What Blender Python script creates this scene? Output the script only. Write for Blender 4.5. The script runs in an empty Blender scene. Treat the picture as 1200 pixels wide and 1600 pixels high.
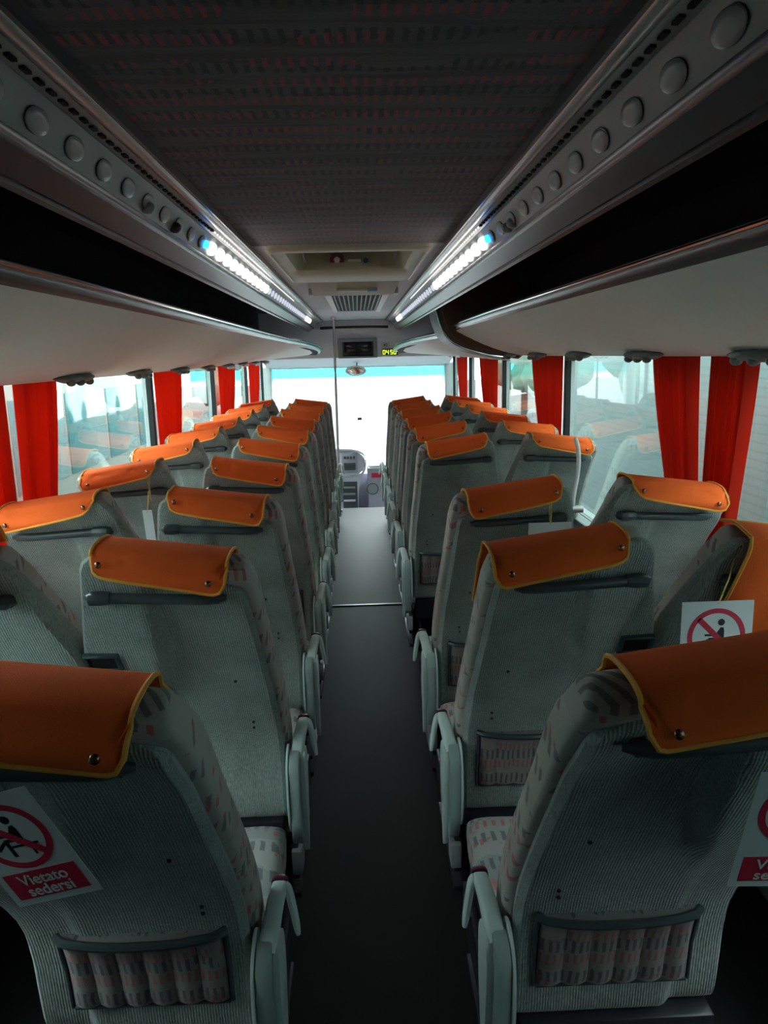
import bpy, bmesh, math, random
from mathutils import Vector, Matrix
random.seed(7)
PI = math.pi
D = bpy.data
COL = bpy.context.scene.collection

# ------------------------------------------------------------------ helpers
def smooth(a, b, v):
    t = max(0.0, min(1.0, (v - a) / (b - a)))
    return t * t * (3 - 2 * t)

def lerp_tab(tab, v):
    if v <= tab[0][0]: return tab[0][1]
    for (a, x), (b, y) in zip(tab, tab[1:]):
        if v <= b:
            return x + (y - x) * (v - a) / (b - a)
    return tab[-1][1]

def link(o, parent=None):
    COL.objects.link(o)
    if parent is not None: o.parent = parent
    return o

def mesh_from(bm, name, mat, smooth_on=True, recalc=True):
    if recalc: bmesh.ops.recalc_face_normals(bm, faces=bm.faces)
    me = D.meshes.new(name)
    bm.to_mesh(me); bm.free()
    mats = mat if isinstance(mat, (list, tuple)) else [mat]
    for m in mats: me.materials.append(m)
    if smooth_on:
        for p in me.polygons: p.use_smooth = True
        me.set_sharp_from_angle(angle=math.radians(40))
    return me

def obj(name, src, mat=None, parent=None, smooth_on=True, recalc=True):
    me = src if isinstance(src, bpy.types.Mesh) else mesh_from(src, name, mat, smooth_on, recalc)
    return link(D.objects.new(name, me), parent)

def tag(o, label=None, cat=None, group=None, kind=None):
    if label: o['label'] = label
    if cat: o['category'] = cat
    if group: o['group'] = group
    if kind: o['kind'] = kind
    return o

def empty(name, loc, label=None, cat=None, group=None, rz=0):
    o = D.objects.new(name, None); o.empty_display_size = .1
    o.location = loc; o.rotation_euler = (0, 0, rz)
    link(o); return tag(o, label, cat, group)

def struct(name, bm, mat, parent=None, smooth_on=False, label=None):
    o = obj(name, bm, mat, parent, smooth_on)
    if parent is None: o['kind'] = 'structure'
    if label: o['label'] = label
    return o

def box(bm, x0, x1, y0, y1, z0, z1, bev=0, seg=2, mat=0):
    r = bmesh.ops.create_cube(bm, size=1)
    vs = r['verts']
    for v in vs:
        v.co = Vector(((x0 + x1) / 2 + v.co.x * (x1 - x0), (y0 + y1) / 2 + v.co.y * (y1 - y0), (z0 + z1) / 2 + v.co.z * (z1 - z0)))
    fs = set(f for v in vs for f in v.link_faces)
    if bev > 0:
        es = list(set(e for v in vs for e in v.link_edges))
        r2 = bmesh.ops.bevel(bm, geom=es, offset=bev, segments=seg, affect='EDGES', profile=.5)
        fs = set(r2['faces']) | set(f for f in fs if f.is_valid)
    for f in fs:
        if f.is_valid: f.material_index = mat
    return bm

def loft(bm, loops, closed=True, cap=True, mat=0):
    rows = [[bm.verts.new(p) for p in L] for L in loops]
    n = len(rows[0])
    for a, b in zip(rows, rows[1:]):
        for i in range(n if closed else n - 1):
            j = (i + 1) % n
            f = bm.faces.new((a[i], a[j], b[j], b[i])); f.material_index = mat
    if cap and closed:
        for r in (rows[0], rows[-1]):
            try: bm.faces.new(r).material_index = mat
            except ValueError: pass
    return rows

def tube(bm, pts, r, n=10, cap=True, flat=1.0, mat=0, closed=False):
    pts = [Vector(p) for p in pts]
    rs = r if isinstance(r, (list, tuple)) else [r] * len(pts)
    loops = []; prev = None; N = len(pts)
    for i, p in enumerate(pts):
        if closed: t = pts[(i + 1) % N] - pts[i - 1]
        else: t = pts[min(i + 1, N - 1)] - pts[max(i - 1, 0)]
        t.normalize()
        if prev is None:
            a = Vector((0, 0, 1)) if abs(t.z) < .9 else Vector((1, 0, 0))
            prev = (a - t * a.dot(t)).normalized()
        else:
            prev = (prev - t * prev.dot(t)).normalized()
        b = t.cross(prev)
        loops.append([p + rs[i] * (math.cos(2 * PI * k / n) * prev + flat * math.sin(2 * PI * k / n) * b) for k in range(n)])
    if closed: loops.append(loops[0])
    loft(bm, loops, cap=cap and not closed, mat=mat)
    if closed: bmesh.ops.remove_doubles(bm, verts=bm.verts, dist=1e-6)
    return bm

def ball(bm, c, r, u=12, v=8, sc=(1, 1, 1), mat=0):
    rr = bmesh.ops.create_uvsphere(bm, u_segments=u, v_segments=v, radius=r)
    for x in rr['verts']:
        x.co = Vector((x.co.x * sc[0] + c[0], x.co.y * sc[1] + c[1], x.co.z * sc[2] + c[2]))
        for f in x.link_faces: f.material_index = mat

def cyl(bm, p0, p1, r, n=16, mat=0, r2=None):
    tube(bm, [p0, p1], [r, r if r2 is None else r2], n=n, mat=mat)

def extrude_poly(bm, pts2, axis, a0, a1, mat=0):
    # pts2 closed 2-D outline; axis 'x': (y,z); 'y': (x,z); 'z': (x,y)
    def P(p, a):
        return {'x': (a, p[0], p[1]), 'y': (p[0], a, p[1]), 'z': (p[0], p[1], a)}[axis]
    loft(bm, [[P(p, a0) for p in pts2], [P(p, a1) for p in pts2]], mat=mat)

def bevel_all(bm, off, seg=2, ang=30):
    bmesh.ops.recalc_face_normals(bm, faces=bm.faces)
    es = [e for e in bm.edges if len(e.link_faces) == 2 and e.calc_face_angle(0) > math.radians(ang)]
    bmesh.ops.bevel(bm, geom=es, offset=off, segments=seg, affect='EDGES', profile=.5, clamp_overlap=True)
    return bm

def chaikin(pts, it=2, closed=False):
    for _ in range(it):
        out = []
        n = len(pts)
        if not closed: out.append(pts[0])
        for i in range(n if closed else n - 1):
            a, b = pts[i], pts[(i + 1) % n]
            out.append(tuple(a[k] * .75 + b[k] * .25 for k in range(len(a))))
            out.append(tuple(a[k] * .25 + b[k] * .75 for k in range(len(a))))
        if not closed: out.append(pts[-1])
        pts = out
    return pts

# ------------------------------------------------------------------ materials
def new_mat(name):
    m = D.materials.new(name); m.use_nodes = True
    nt = m.node_tree
    return m, nt, nt.nodes['Principled BSDF']

def N(nt, t, **kw):
    n = nt.nodes.new(t)
    for k, v in kw.items():
        if k.startswith('_'): setattr(n, k[1:], v)
        else: n.inputs[k].default_value = v
    return n

def math_n(nt, op, a, b=None, c=None):
    n = nt.nodes.new('ShaderNodeMath'); n.operation = op
    for i, v in enumerate((a, b, c)):
        if v is None: continue
        if isinstance(v, (int, float)): n.inputs[i].default_value = v
        else: nt.links.new(v, n.inputs[i])
    return n.outputs[0]

def mix_n(nt, f, a, b):
    n = nt.nodes.new('ShaderNodeMix'); n.data_type = 'RGBA'
    for i, v in ((0, f), (6, a), (7, b)):
        if isinstance(v, (int, float)): n.inputs[i].default_value = v
        elif isinstance(v, (tuple, list)): n.inputs[i].default_value = (*v[:3], 1)
        else: nt.links.new(v, n.inputs[i])
    return n.outputs[2]

def mottled(name, c, rough=.6, amt=.12, scale=8, bump=0.0, bscale=60, spec=.4, metal=0.0):
    m, nt, b = new_mat(name)
    tc = N(nt, 'ShaderNodeTexCoord')
    nz = N(nt, 'ShaderNodeTexNoise', Scale=scale, Detail=4.0)
    nt.links.new(tc.outputs['Object'], nz.inputs['Vector'])
    dk = tuple(x * (1 - amt) for x in c); lt = tuple(min(1, x * (1 + amt)) for x in c)
    nt.links.new(mix_n(nt, nz.outputs['Fac'], dk, lt), b.inputs['Base Color'])
    b.inputs['Roughness'].default_value = rough
    b.inputs['Specular IOR Level'].default_value = spec
    b.inputs['Metallic'].default_value = metal
    if bump > 0:
        n2 = N(nt, 'ShaderNodeTexNoise', Scale=bscale, Detail=3.0)
        nt.links.new(tc.outputs['Object'], n2.inputs['Vector'])
        bp = N(nt, 'ShaderNodeBump', Strength=bump, Distance=.004)
        nt.links.new(n2.outputs['Fac'], bp.inputs['Height'])
        nt.links.new(bp.outputs['Normal'], b.inputs['Normal'])
    return m

def ribbed(name, lo, hi, freq=165.0):
    """Grey carpet-like upholstery with fine vertical wales and worn speckle."""
    m, nt, b = new_mat(name)
    tc = N(nt, 'ShaderNodeTexCoord')
    sp = N(nt, 'ShaderNodeSeparateXYZ'); nt.links.new(tc.outputs['Object'], sp.inputs[0])
    mp = N(nt, 'ShaderNodeMapping'); mp.inputs['Scale'].default_value = (420, 420, 60)
    nt.links.new(tc.outputs['Object'], mp.inputs[0])
    fz = N(nt, 'ShaderNodeTexNoise', Scale=1.0, Detail=2.0); nt.links.new(mp.outputs[0], fz.inputs['Vector'])
    blot = N(nt, 'ShaderNodeTexNoise', Scale=6.0, Detail=5.0, Roughness=.6)
    nt.links.new(tc.outputs['Object'], blot.inputs['Vector'])
    s = math_n(nt, 'SINE', math_n(nt, 'MULTIPLY', sp.outputs['X'], freq * 2 * PI))
    s = math_n(nt, 'MULTIPLY_ADD', s, .5, .5)
    ge = N(nt, 'ShaderNodeNewGeometry'); sn = N(nt, 'ShaderNodeSeparateXYZ'); nt.links.new(ge.outputs['Normal'], sn.inputs[0])
    s = math_n(nt, 'MULTIPLY_ADD', math_n(nt, 'SUBTRACT', s, .5), math_n(nt, 'LESS_THAN', math_n(nt, 'ABSOLUTE', sn.outputs['X']), .45), .5)
    h = math_n(nt, 'MULTIPLY', s, math_n(nt, 'MULTIPLY_ADD', fz.outputs['Fac'], 1.4, .1))
    f = math_n(nt, 'ADD', math_n(nt, 'MULTIPLY', h, .45), math_n(nt, 'MULTIPLY', blot.outputs['Fac'], .55))
    f = math_n(nt, 'ADD', f, math_n(nt, 'MULTIPLY_ADD', fz.outputs['Fac'], .7, -.35))
    nt.links.new(mix_n(nt, f, lo, hi), b.inputs['Base Color'])
    b.inputs['Roughness'].default_value = .95
    b.inputs['Specular IOR Level'].default_value = .15
    b.inputs['Sheen Weight'].default_value = .25
    bp = N(nt, 'ShaderNodeBump', Strength=.5, Distance=.0025)
    nt.links.new(h, bp.inputs['Height']); nt.links.new(bp.outputs['Normal'], b.inputs['Normal'])
    return m

def pattern(name, base, dark, red, uw, vw, band=.085, dash=.021, base2=None, dens=.5, streak=0.0):
    """Moquette: bands of short dashes, dark and red, broken up in patches.
    uw/vw: weights turning object coordinates into across / along the cloth."""
    m, nt, b = new_mat(name)
    tc = N(nt, 'ShaderNodeTexCoord')
    jit = N(nt, 'ShaderNodeTexNoise', Scale=14.0, Detail=5.0, Roughness=.65); nt.links.new(tc.outputs['Object'], jit.inputs['Vector'])
    def dot(w):
        d = N(nt, 'ShaderNodeVectorMath', _operation='DOT_PRODUCT'); d.inputs[1].default_value = w
        nt.links.new(tc.outputs['Object'], d.inputs[0]); return d.outputs['Value']
    u = math_n(nt, 'ADD', dot(uw), math_n(nt, 'MULTIPLY', jit.outputs['Fac'], .012))
    v = math_n(nt, 'ADD', dot(vw), math_n(nt, 'MULTIPLY', jit.outputs['Fac'], .03))
    def stripe(coord, per, lo, off=0.0):
        fr = math_n(nt, 'FRACT', math_n(nt, 'ADD', math_n(nt, 'DIVIDE', coord, per), 50.0 + off))
        return math_n(nt, 'LESS_THAN', fr, lo)
    def patch(scale, seed, thr):
        mp = N(nt, 'ShaderNodeMapping'); mp.inputs['Location'].default_value = (seed, seed * 2.1, -seed)
        nt.links.new(tc.outputs['Object'], mp.inputs[0])
        nz = N(nt, 'ShaderNodeTexNoise', Scale=scale, Detail=2.0); nt.links.new(mp.outputs[0], nz.inputs['Vector'])
        return math_n(nt, 'GREATER_THAN', nz.outputs['Fac'], thr)
    AND = lambda a, c: math_n(nt, 'MULTIPLY', a, c)
    dk = AND(AND(stripe(u, dash, .45), stripe(v, band, .40)), patch(7, 3.3, dens - .04))
    rd = AND(AND(stripe(u, dash * .9, .42, .3), stripe(v, band * .75, .42, .5)), patch(6, 9.1, dens + .01))
    b2 = AND(stripe(v, band * 2, .5, .25), patch(5, 5.7, .5))
    c = mix_n(nt, math_n(nt, 'MULTIPLY', b2, .7), base, base2 or tuple(x * .8 for x in base))
    nz = N(nt, 'ShaderNodeTexNoise', Scale=260.0, Detail=2.0); nt.links.new(tc.outputs['Object'], nz.inputs['Vector'])
    c = mix_n(nt, math_n(nt, 'MULTIPLY', nz.outputs['Fac'], .45), c, tuple(x * .6 for x in base))
    if streak:
        mp = N(nt, 'ShaderNodeMapping'); mp.inputs['Scale'].default_value = (3, 40, 1)
        nt.links.new(tc.outputs['Object'], mp.inputs[0])
        ns = N(nt, 'ShaderNodeTexNoise', Scale=1.0, Detail=3.0); nt.links.new(mp.outputs[0], ns.inputs['Vector'])
        mr = N(nt, 'ShaderNodeMapRange'); mr.inputs['From Min'].default_value = .45; mr.inputs['From Max'].default_value = .62
        nt.links.new(ns.outputs['Fac'], mr.inputs['Value'])
        c = mix_n(nt, math_n(nt, 'MULTIPLY', mr.outputs[0], streak), c, tuple(x * .35 for x in base))
    c = mix_n(nt, math_n(nt, 'MULTIPLY', dk, .8), c, dark)
    c = mix_n(nt, math_n(nt, 'MULTIPLY', rd, .8), c, red)
    nt.links.new(c, b.inputs['Base Color'])
    b.inputs['Roughness'].default_value = .95
    b.inputs['Specular IOR Level'].default_value = .15
    b.inputs['Sheen Weight'].default_value = .2
    bp = N(nt, 'ShaderNodeBump', Strength=.25, Distance=.002)
    nt.links.new(nz.outputs['Fac'], bp.inputs['Height']); nt.links.new(bp.outputs['Normal'], b.inputs['Normal'])
    return m

def emit(name, c, s):
    m, nt, b = new_mat(name)
    b.inputs['Base Color'].default_value = (*[x * .5 for x in c], 1)
    b.inputs['Emission Color'].default_value = (*c, 1)
    b.inputs['Emission Strength'].default_value = s
    return m

def glass(name, tint, band=None, ior=1.45):
    m = D.materials.new(name); m.use_nodes = True; nt = m.node_tree
    nt.nodes.clear()
    out = N(nt, 'ShaderNodeOutputMaterial')
    tr = N(nt, 'ShaderNodeBsdfTransparent'); tr.inputs[0].default_value = (*tint, 1)
    gl = N(nt, 'ShaderNodeBsdfGlossy'); gl.inputs['Roughness'].default_value = .01
    gl.inputs[0].default_value = (.9, .95, .95, 1)
    lw = N(nt, 'ShaderNodeLayerWeight', Blend=.5)
    f0 = ((ior - 1) / (ior + 1)) ** 2
    fr = math_n(nt, 'MULTIPLY_ADD', math_n(nt, 'POWER', lw.outputs['Facing'], 5.0), (1 - f0) * .8, f0)
    mx = N(nt, 'ShaderNodeMixShader')
    nt.links.new(fr, mx.inputs[0]); nt.links.new(tr.outputs[0], mx.inputs[1]); nt.links.new(gl.outputs[0], mx.inputs[2])
    if band:
        tc = N(nt, 'ShaderNodeTexCoord'); sp = N(nt, 'ShaderNodeSeparateXYZ'); nt.links.new(tc.outputs['Object'], sp.inputs[0])
        mr = N(nt, 'ShaderNodeMapRange'); mr.inputs['From Min'].default_value = band[0]; mr.inputs['From Max'].default_value = band[1]
        nt.links.new(sp.outputs['Z'], mr.inputs['Value'])
        nt.links.new(mix_n(nt, mr.outputs[0], tint, band[2]), tr.inputs[0])
    nt.links.new(mx.outputs[0], out.inputs[0])
    return m

M = {}
M['shell'] = ribbed('seat_shell_fabric', (.055, .078, .073), (.58, .64, .60))
M['cloth_back'] = pattern('moquette_back', (.52, .48, .45), (.15, .15, .155), (.55, .12, .11), (1, .8, .1), (0, -.25, 1), band=.10, dash=.026, dens=.53)
M['cloth_seat'] = pattern('moquette_seat', (.50, .49, .475), (.14, .17, .19), (.60, .16, .17), (1, 0, .6), (0, 1, 0), band=.11, dash=.03, base2=(.30, .37, .37), dens=.46)
M['cloth_pocket'] = pattern('moquette_pocket', (.26, .235, .225), (.06, .06, .08), (.36, .08, .09), (1, 0, 0), (0, 0, 1), band=.09, dash=.016, dens=.46)
M['orange'] = mottled('orange_cloth', (.95, .145, .028), .9, .10, 7, bump=.3, bscale=400, spec=.15)
M['piping'] = mottled('amber_piping', (.85, .36, .05), .7, .1, 30)
M['string'] = mottled('yellow_cord', (.75, .55, .18), .8, .1, 30)
M['snap'] = mottled('brass_snap', (.35, .20, .12), .25, .1, 20, metal=1.0)
M['black_plastic'] = mottled('black_plastic', (.022, .028, .030), .38, .2, 20)
M['dark_plastic'] = mottled('dark_green_grey_plastic', (.045, .060, .064), .32, .2, 20)
M['arm'] = mottled('pale_teal_grey_plastic', (.64, .76, .73), .38, .06, 12)
M['arm2'] = mottled('mid_teal_grey_plastic', (.34, .43, .41), .45, .06, 12)
M['maroon'] = mottled('maroon_plastic', (.10, .014, .03), .3, .1, 20)
M['redlabel'] = mottled('red_webbing', (.75, .05, .03), .6, .1, 20)
M['base'] = mottled('dark_seat_frame_metal', (.022, .021, .028), .4, .2, 12)
M['foot'] = mottled('grey_foot_plate', (.33, .33, .35), .5, .1, 30)
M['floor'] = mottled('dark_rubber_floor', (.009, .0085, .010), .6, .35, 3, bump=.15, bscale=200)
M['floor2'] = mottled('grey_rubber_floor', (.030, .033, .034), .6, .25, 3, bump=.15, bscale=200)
M['platform'] = mottled('black_platform_lino', (.012, .012, .014), .6, .3, 5)
M['threshold'] = mottled('worn_metal_strip', (.45, .43, .40), .4, .2, 20, metal=.6)
M['wall'] = mottled('grey_wall_lining', (.26, .29, .29), .8, .08, 6)
M['pillar'] = mottled('grey_pillar_lining', (.50, .53, .52), .7, .08, 6)
M['gasket'] = mottled('black_rubber_gasket', (.012, .02, .022), .6, .1, 20)
M['ceiling'] = pattern('ceiling_moquette', (.095, .078, .084), (.010, .010, .014), (.30, .04, .05), (1, 0, 0), (0, 1, 0), band=.12, dash=.022, base2=(.06, .055, .062), dens=.46, streak=.75)
M['grey_ceiling'] = mottled('smooth_grey_ceiling', (.50, .52, .56), .6, .05, 4)
M['header'] = mottled('pale_header_lining', (.80, .82, .86), .6, .04, 4)
M['channel'] = mottled('pale_grey_channel', (.24, .27, .27), .4, .06, 5)
M['tube'] = mottled('satin_rail', (.40, .41, .40), .25, .06, 5, metal=.5)
M['channel_dark'] = mottled('dark_grey_channel', (.075, .078, .085), .28, .1, 5)
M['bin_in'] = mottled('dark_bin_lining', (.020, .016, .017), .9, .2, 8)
M['bin_brown'] = mottled('brown_end_lining', (.10, .062, .035), .8, .1, 8)
M['bin_skin'] = mottled('grey_bin_leather', (.74, .77, .72), .65, .04, 20, bump=.15, bscale=300)
M['bin_lip'] = mottled('graphite_lip', (.13, .135, .14), .25, .06, 6, metal=.6)
M['chrome'] = mottled('chrome', (.75, .77, .78), .12, .03, 5, metal=1.0)
M['end_cap'] = mottled('dark_grey_end_cap', (.085, .095, .09), .45, .08, 8)
M['lens'] = mottled('frosted_lens', (.21, .24, .24), .3, .05, 12)
M['lens_on'] = emit('lit_lens', (1, .95, .90), 3.0)
M['lens_dim'] = emit('half_lit_lens', (.8, .86, 1), .35)
M['blue'] = emit('blue_lamp', (.02, .28, 1), 2.2)
M['dot_on'] = emit('lit_slot', (1, .95, .9), .8)
M['slot'] = mottled('black_slot', (.006, .007, .008), .8, .1, 10)
M['cream'] = mottled('aged_cream_plastic', (.42, .41, .30), .5, .05, 6)
M['white_plastic'] = mottled('white_plastic', (.62, .64, .64), .4, .04, 6)
M['screen'] = mottled('dark_screen', (.006, .010, .018), .12, .1, 4)
M['clockface'] = mottled('clock_case', (.02, .02, .025), .3, .1, 4)
M['digit'] = emit('lime_digits', (.62, .9, .04), 1.0)
M['paper'] = mottled('white_card', (.62, .66, .68), .5, .02, 5)
M['sign_red'] = mottled('sign_red', (.55, .02, .06), .5, .05, 5)
M['sign_black'] = mottled('sign_black', (.012, .012, .014), .5, .05, 5)
M['blue_label'] = mottled('blue_label', (.16, .26, .42), .5, .05, 5)
M['red_label'] = mottled('black_red_label', (.08, .01, .012), .5, .1, 40)
M['curtain'] = None
M['crumple'] = mottled('green_grey_service_plastic', (.13, .16, .15), .45, .25, 25, bump=.5, bscale=40)
M['dash'] = mottled('lilac_grey_dash', (.34, .34, .40), .6, .05, 5)
M['dash_dark'] = mottled('dark_dash', (.05, .06, .06), .4, .1, 8)
M['asphalt'] = mottled('asphalt', (.09, .09, .09), .9, .15, 3)
M['rear'] = mottled('rear_wall_lining', (.10, .10, .10), .9, .1, 5)

def curtain_mat():
    m, nt, b = new_mat('red_curtain_cloth')
    tc = N(nt, 'ShaderNodeTexCoord')
    nz = N(nt, 'ShaderNodeTexNoise', Scale=5.0, Detail=2.0); nt.links.new(tc.outputs['Object'], nz.inputs['Vector'])
    c = mix_n(nt, nz.outputs['Fac'], (.62, .035, .02), (.78, .065, .03))
    nt.links.new(c, b.inputs['Base Color']); b.inputs['Roughness'].default_value = .9
    b.inputs['Specular IOR Level'].default_value = .1
    out = nt.nodes['Material Output']
    tl = N(nt, 'ShaderNodeBsdfTranslucent'); tl.inputs[0].default_value = (.9, .10, .03, 1)
    mx = N(nt, 'ShaderNodeMixShader'); mx.inputs[0].default_value = .45
    nt.links.new(b.outputs[0], mx.inputs[1]); nt.links.new(tl.outputs[0], mx.inputs[2]); nt.links.new(mx.outputs[0], out.inputs[0])
    return m
M['curtain'] = curtain_mat()
M['glass'] = glass('side_glass', (.78, .86, .84), ior=1.9)
M['windscreen'] = glass('windscreen_glass', (.97, .99, .99), band=(1.50, 1.58, (.16, .80, .78)), ior=1.3)

# ------------------------------------------------------------------ the setting
YB, YF = -.75, 11.0
PLAT = .10
X_IN = 1.27
b = bmesh.new(); box(b, -.31, .33, YB, 5.615, -.06, 0.0)
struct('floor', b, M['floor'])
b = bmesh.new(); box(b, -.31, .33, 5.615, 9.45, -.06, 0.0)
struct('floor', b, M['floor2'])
b = bmesh.new(); box(b, -X_IN, -.31, YB, 9.45, -.06, PLAT, .008); box(b, .33, X_IN, YB, 9.45, -.06, PLAT, .008)
struct('floor', b, M['platform'])
b = bmesh.new(); box(b, -X_IN, X_IN, 9.45, YF, -.50, -.42); box(b, -X_IN, X_IN, 9.43, 9.47, -.42, -.06)
struct('floor', b, M['dash'])
for i, x in enumerate((-.315, .335)):
    b = bmesh.new(); box(b, x - .012, x + .012, YB, 9.44, 0.0, PLAT + .006, .004)
    struct('trim_%d' % (i + 1), b, M['base'])
b = bmesh.new(); box(b, -.29, .31, 5.60, 5.63, 0.0, .006, .002)
struct('trim_3', b, M['threshold'])

SILL, HEAD = .93, 1.86
posts = [-.45, .72, 2.76, 4.76, 6.82, 8.86, 10.35]
for side, s in (('left', -1), ('right', 1)):
    b = bmesh.new()
    xa, xb = sorted((s * X_IN, s * (X_IN + .07)))
    box(b, xa, xb, YB, YF + .1, -.5, SILL)
    box(b, xa, xb, YB, YF + .1, HEAD, 2.50)
    box(b, xa, xb, YB, posts[0], SILL, HEAD)
    if side == 'left': box(b, xa, xb, YB, posts[1], SILL, HEAD)
    struct('wall_' + side, b, M['wall'])
    for k in range(1 if side == 'left' else 0, len(posts)):
        y = posts[k]
        b = bmesh.new()
        w = .020
        xa, xb = sorted((s * (X_IN - .012), s * (X_IN + .05)))
        box(b, xa, xb, y - w, y + w, SILL, HEAD, .008)
        struct('trim_%d' % (10 + k + (20 if s > 0 else 0)), b, M['pillar'])
        b = bmesh.new()
        xa, xb = sorted((s * (X_IN - .016), s * (X_IN + .018)))
        box(b, xa, xb, y - w - .028, y - w, SILL, HEAD, .003)
        struct('trim_%d' % (50 + k + (20 if s > 0 else 0)), b, M['gasket'])
    # panes
    for k in range(1 if side == 'left' else 0, len(posts)):
        y0 = posts[k] + .03; y1 = (posts[k + 1] - .03) if k + 1 < len(posts) else YF - .12
        xa, xb = sorted((s * (X_IN + .020), s * (X_IN + .024)))
        b = bmesh.new(); box(b, xa, xb, y0, y1, SILL, HEAD)
        struct('window_%d' % (k + (10 if s > 0 else 0)), b, M['glass'])
    b = bmesh.new()
    xa, xb = sorted((s * (X_IN - .07), s * X_IN)); box(b, xa, xb, YB, 9.7, SILL - .06, SILL, .01)
    struct('trim_%d' % (90 + (s > 0)), b, M['wall'])

b = bmesh.new(); box(b, -1.34, 1.34, YB - .08, YB, -.5, 2.5)
struct('wall_rear', b, M['rear'])
# ceiling: outer roof, moquette panel between the two channels, smooth grey front part
CH = 2.32; CX0 = -.037
b = bmesh.new(); box(b, -1.34, 1.34, YB - .05, YF + .1, 2.46, 2.52)
struct('ceiling', b, M['bin_in'])
b = bmesh.new(); box(b, CX0 - .405, CX0 + .405, YB, 3.32, CH, CH + .03)
struct('ceiling', b, M['ceiling'])
b = bmesh.new()
box(b, CX0 - .405, CX0 - .34, 3.32, 10.3, CH, CH + .03); box(b, CX0 + .31, CX0 + .405, 3.32, 10.3, CH, CH + .03)
box(b, CX0 - .34, CX0 + .31, 4.72, 10.3, CH, CH + .03)
struct('ceiling', b, M['grey_ceiling'])
# front wall: header over the windscreen and the lower front
b = bmesh.new()
box(b, -1.27, 1.27, 10.28, 10.36, 1.84, 2.46, .01)
lo = [[(x, 10.30, 1.84), (x, 10.92, 1.72), (x, 10.92, 1.74), (x, 10.34, 1.88)] for x in (-1.27, 1.27)]
loft(b, lo)
box(b, -1.27, 1.27, 10.92, 11.04, 1.70, 2.46, .01)
struct('wall_front', b, M['header'])
b = bmesh.new(); box(b, -1.27, 1.27, 10.95, 11.05, -.6, .20)
struct('wall_front', b, M['dash'])
for i, s in enumerate((-1, 1)):
    b = bmesh.new(); xa, xb = sorted((s * 1.21, s * 1.34)); box(b, xa, xb, 10.88, 11.06, .2, 1.75, .02)
    struct('trim_%d' % (4 + i), b, M['pillar'])
b = bmesh.new(); box(b, -1.24, 1.24, 10.985, 10.992, .2, 1.715)
struct('window_30', b, M['windscreen'])

# ------------------------------------------------------------------ seats
# local frame: x+ towards the seat's outer (aisle or wall) edge when hand=+1, y+ forward, z up from the platform
PROF = [(.42, .01), (.50, .0), (.60, -.008), (.68, -.025), (.75, -.055), (.81, -.09), (.90, -.152), (1.0, -.225), (1.08, -.282),
        (1.15, -.332), (1.25, -.402), (1.33, -.458), (1.385, -.497), (1.44, -.532)]
REC = [0.0]
def yb(z): return lerp_tab(PROF, z) + REC[0] * smooth(.62, 1.42, z)
def shear(x, z): return -.13 * x * smooth(.9, 1.35, z)
def edge_lobe(z): return -.245 + .065 * smooth(1.02, 1.36, z)
DH = .035   # drop of the head end
def edge_main(z): return .235 - .020 * smooth(.7, 1.35, z)      # half width on the outer side
def shell_off(x, z):
    """how far the shell's rear face stands behind its base profile"""
    em = edge_main(z); el = edge_lobe(z)
    lobe_edge = -.02 - .10 * (1 - smooth(.75, 1.15, z))
    amt = .052 * smooth(.85, 1.10, z) * (1 - .85 * smooth(1.22, 1.35, z)) - .022 * (1 - smooth(.70, .92, z))
    o = amt * (1 - smooth(lobe_edge - .014, lobe_edge + .014, x))
    # main panel slightly dished, border roll
    c = (em + lobe_edge) / 2; w = (em - lobe_edge) / 2
    if x > lobe_edge: o -= .012 * max(0, 1 - ((x - c) / w) ** 2) * smooth(.5, .9, z)
    return o

def shell_mesh(hand):
    bm = bmesh.new(); loops = []
    zs = [.42, .425, .44, .48, .54, .60, .66, .71, .76, .81, .86, .91, .96, 1.01, 1.06, 1.11, 1.16, 1.21, 1.26, 1.30, 1.34, 1.365, 1.385, 1.397, 1.402]
    for z in zs:
        em = edge_main(z); el = edge_lobe(z)
        # corner rounding near the top
        t = max(0, (z - 1.29) / .112)
        if t > 0:
            r = 1 - math.sqrt(max(0, 1 - t * t)); el += .06 * r
            t2 = max(0, (z - 1.365) / .037); em -= .03 * (1 - math.sqrt(max(0, 1 - t2 * t2)))
        t3 = max(0, (.44 - z) / .02); sh = .012 * t3 * t3
        L = []
        nb = 34
        for i in range(nb + 1):
            u = i / nb; x = el + (em - el) * u
            d = min(x - el, em - x); rr = .022
            rnd = rr - math.sqrt(max(0, rr * rr - max(0, rr - d) ** 2))
            o = shell_off(x, z) - rnd - sh
            if z > 1.38: o -= (z - 1.38) * .5
            L.append((x, yb(z) - o, z))
        L.append((em - .004, yb(z) + .045, z)); L.append((el + .004, yb(z) + .045, z))
        lift = lambda x, zz: .052 * (1 - smooth(.10, .185, x)) * smooth(1.22, 1.40, zz)
        loops.append([(hand * x, y - .72 * lift(x, zz), zz + shear(x, zz) - DH * smooth(1.2, 1.38, zz) + lift(x, zz) - PLAT) for x, y, zz in L])
    loft(bm, loops)
    return mesh_from(bm, 'back_shell', M['shell'])

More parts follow.
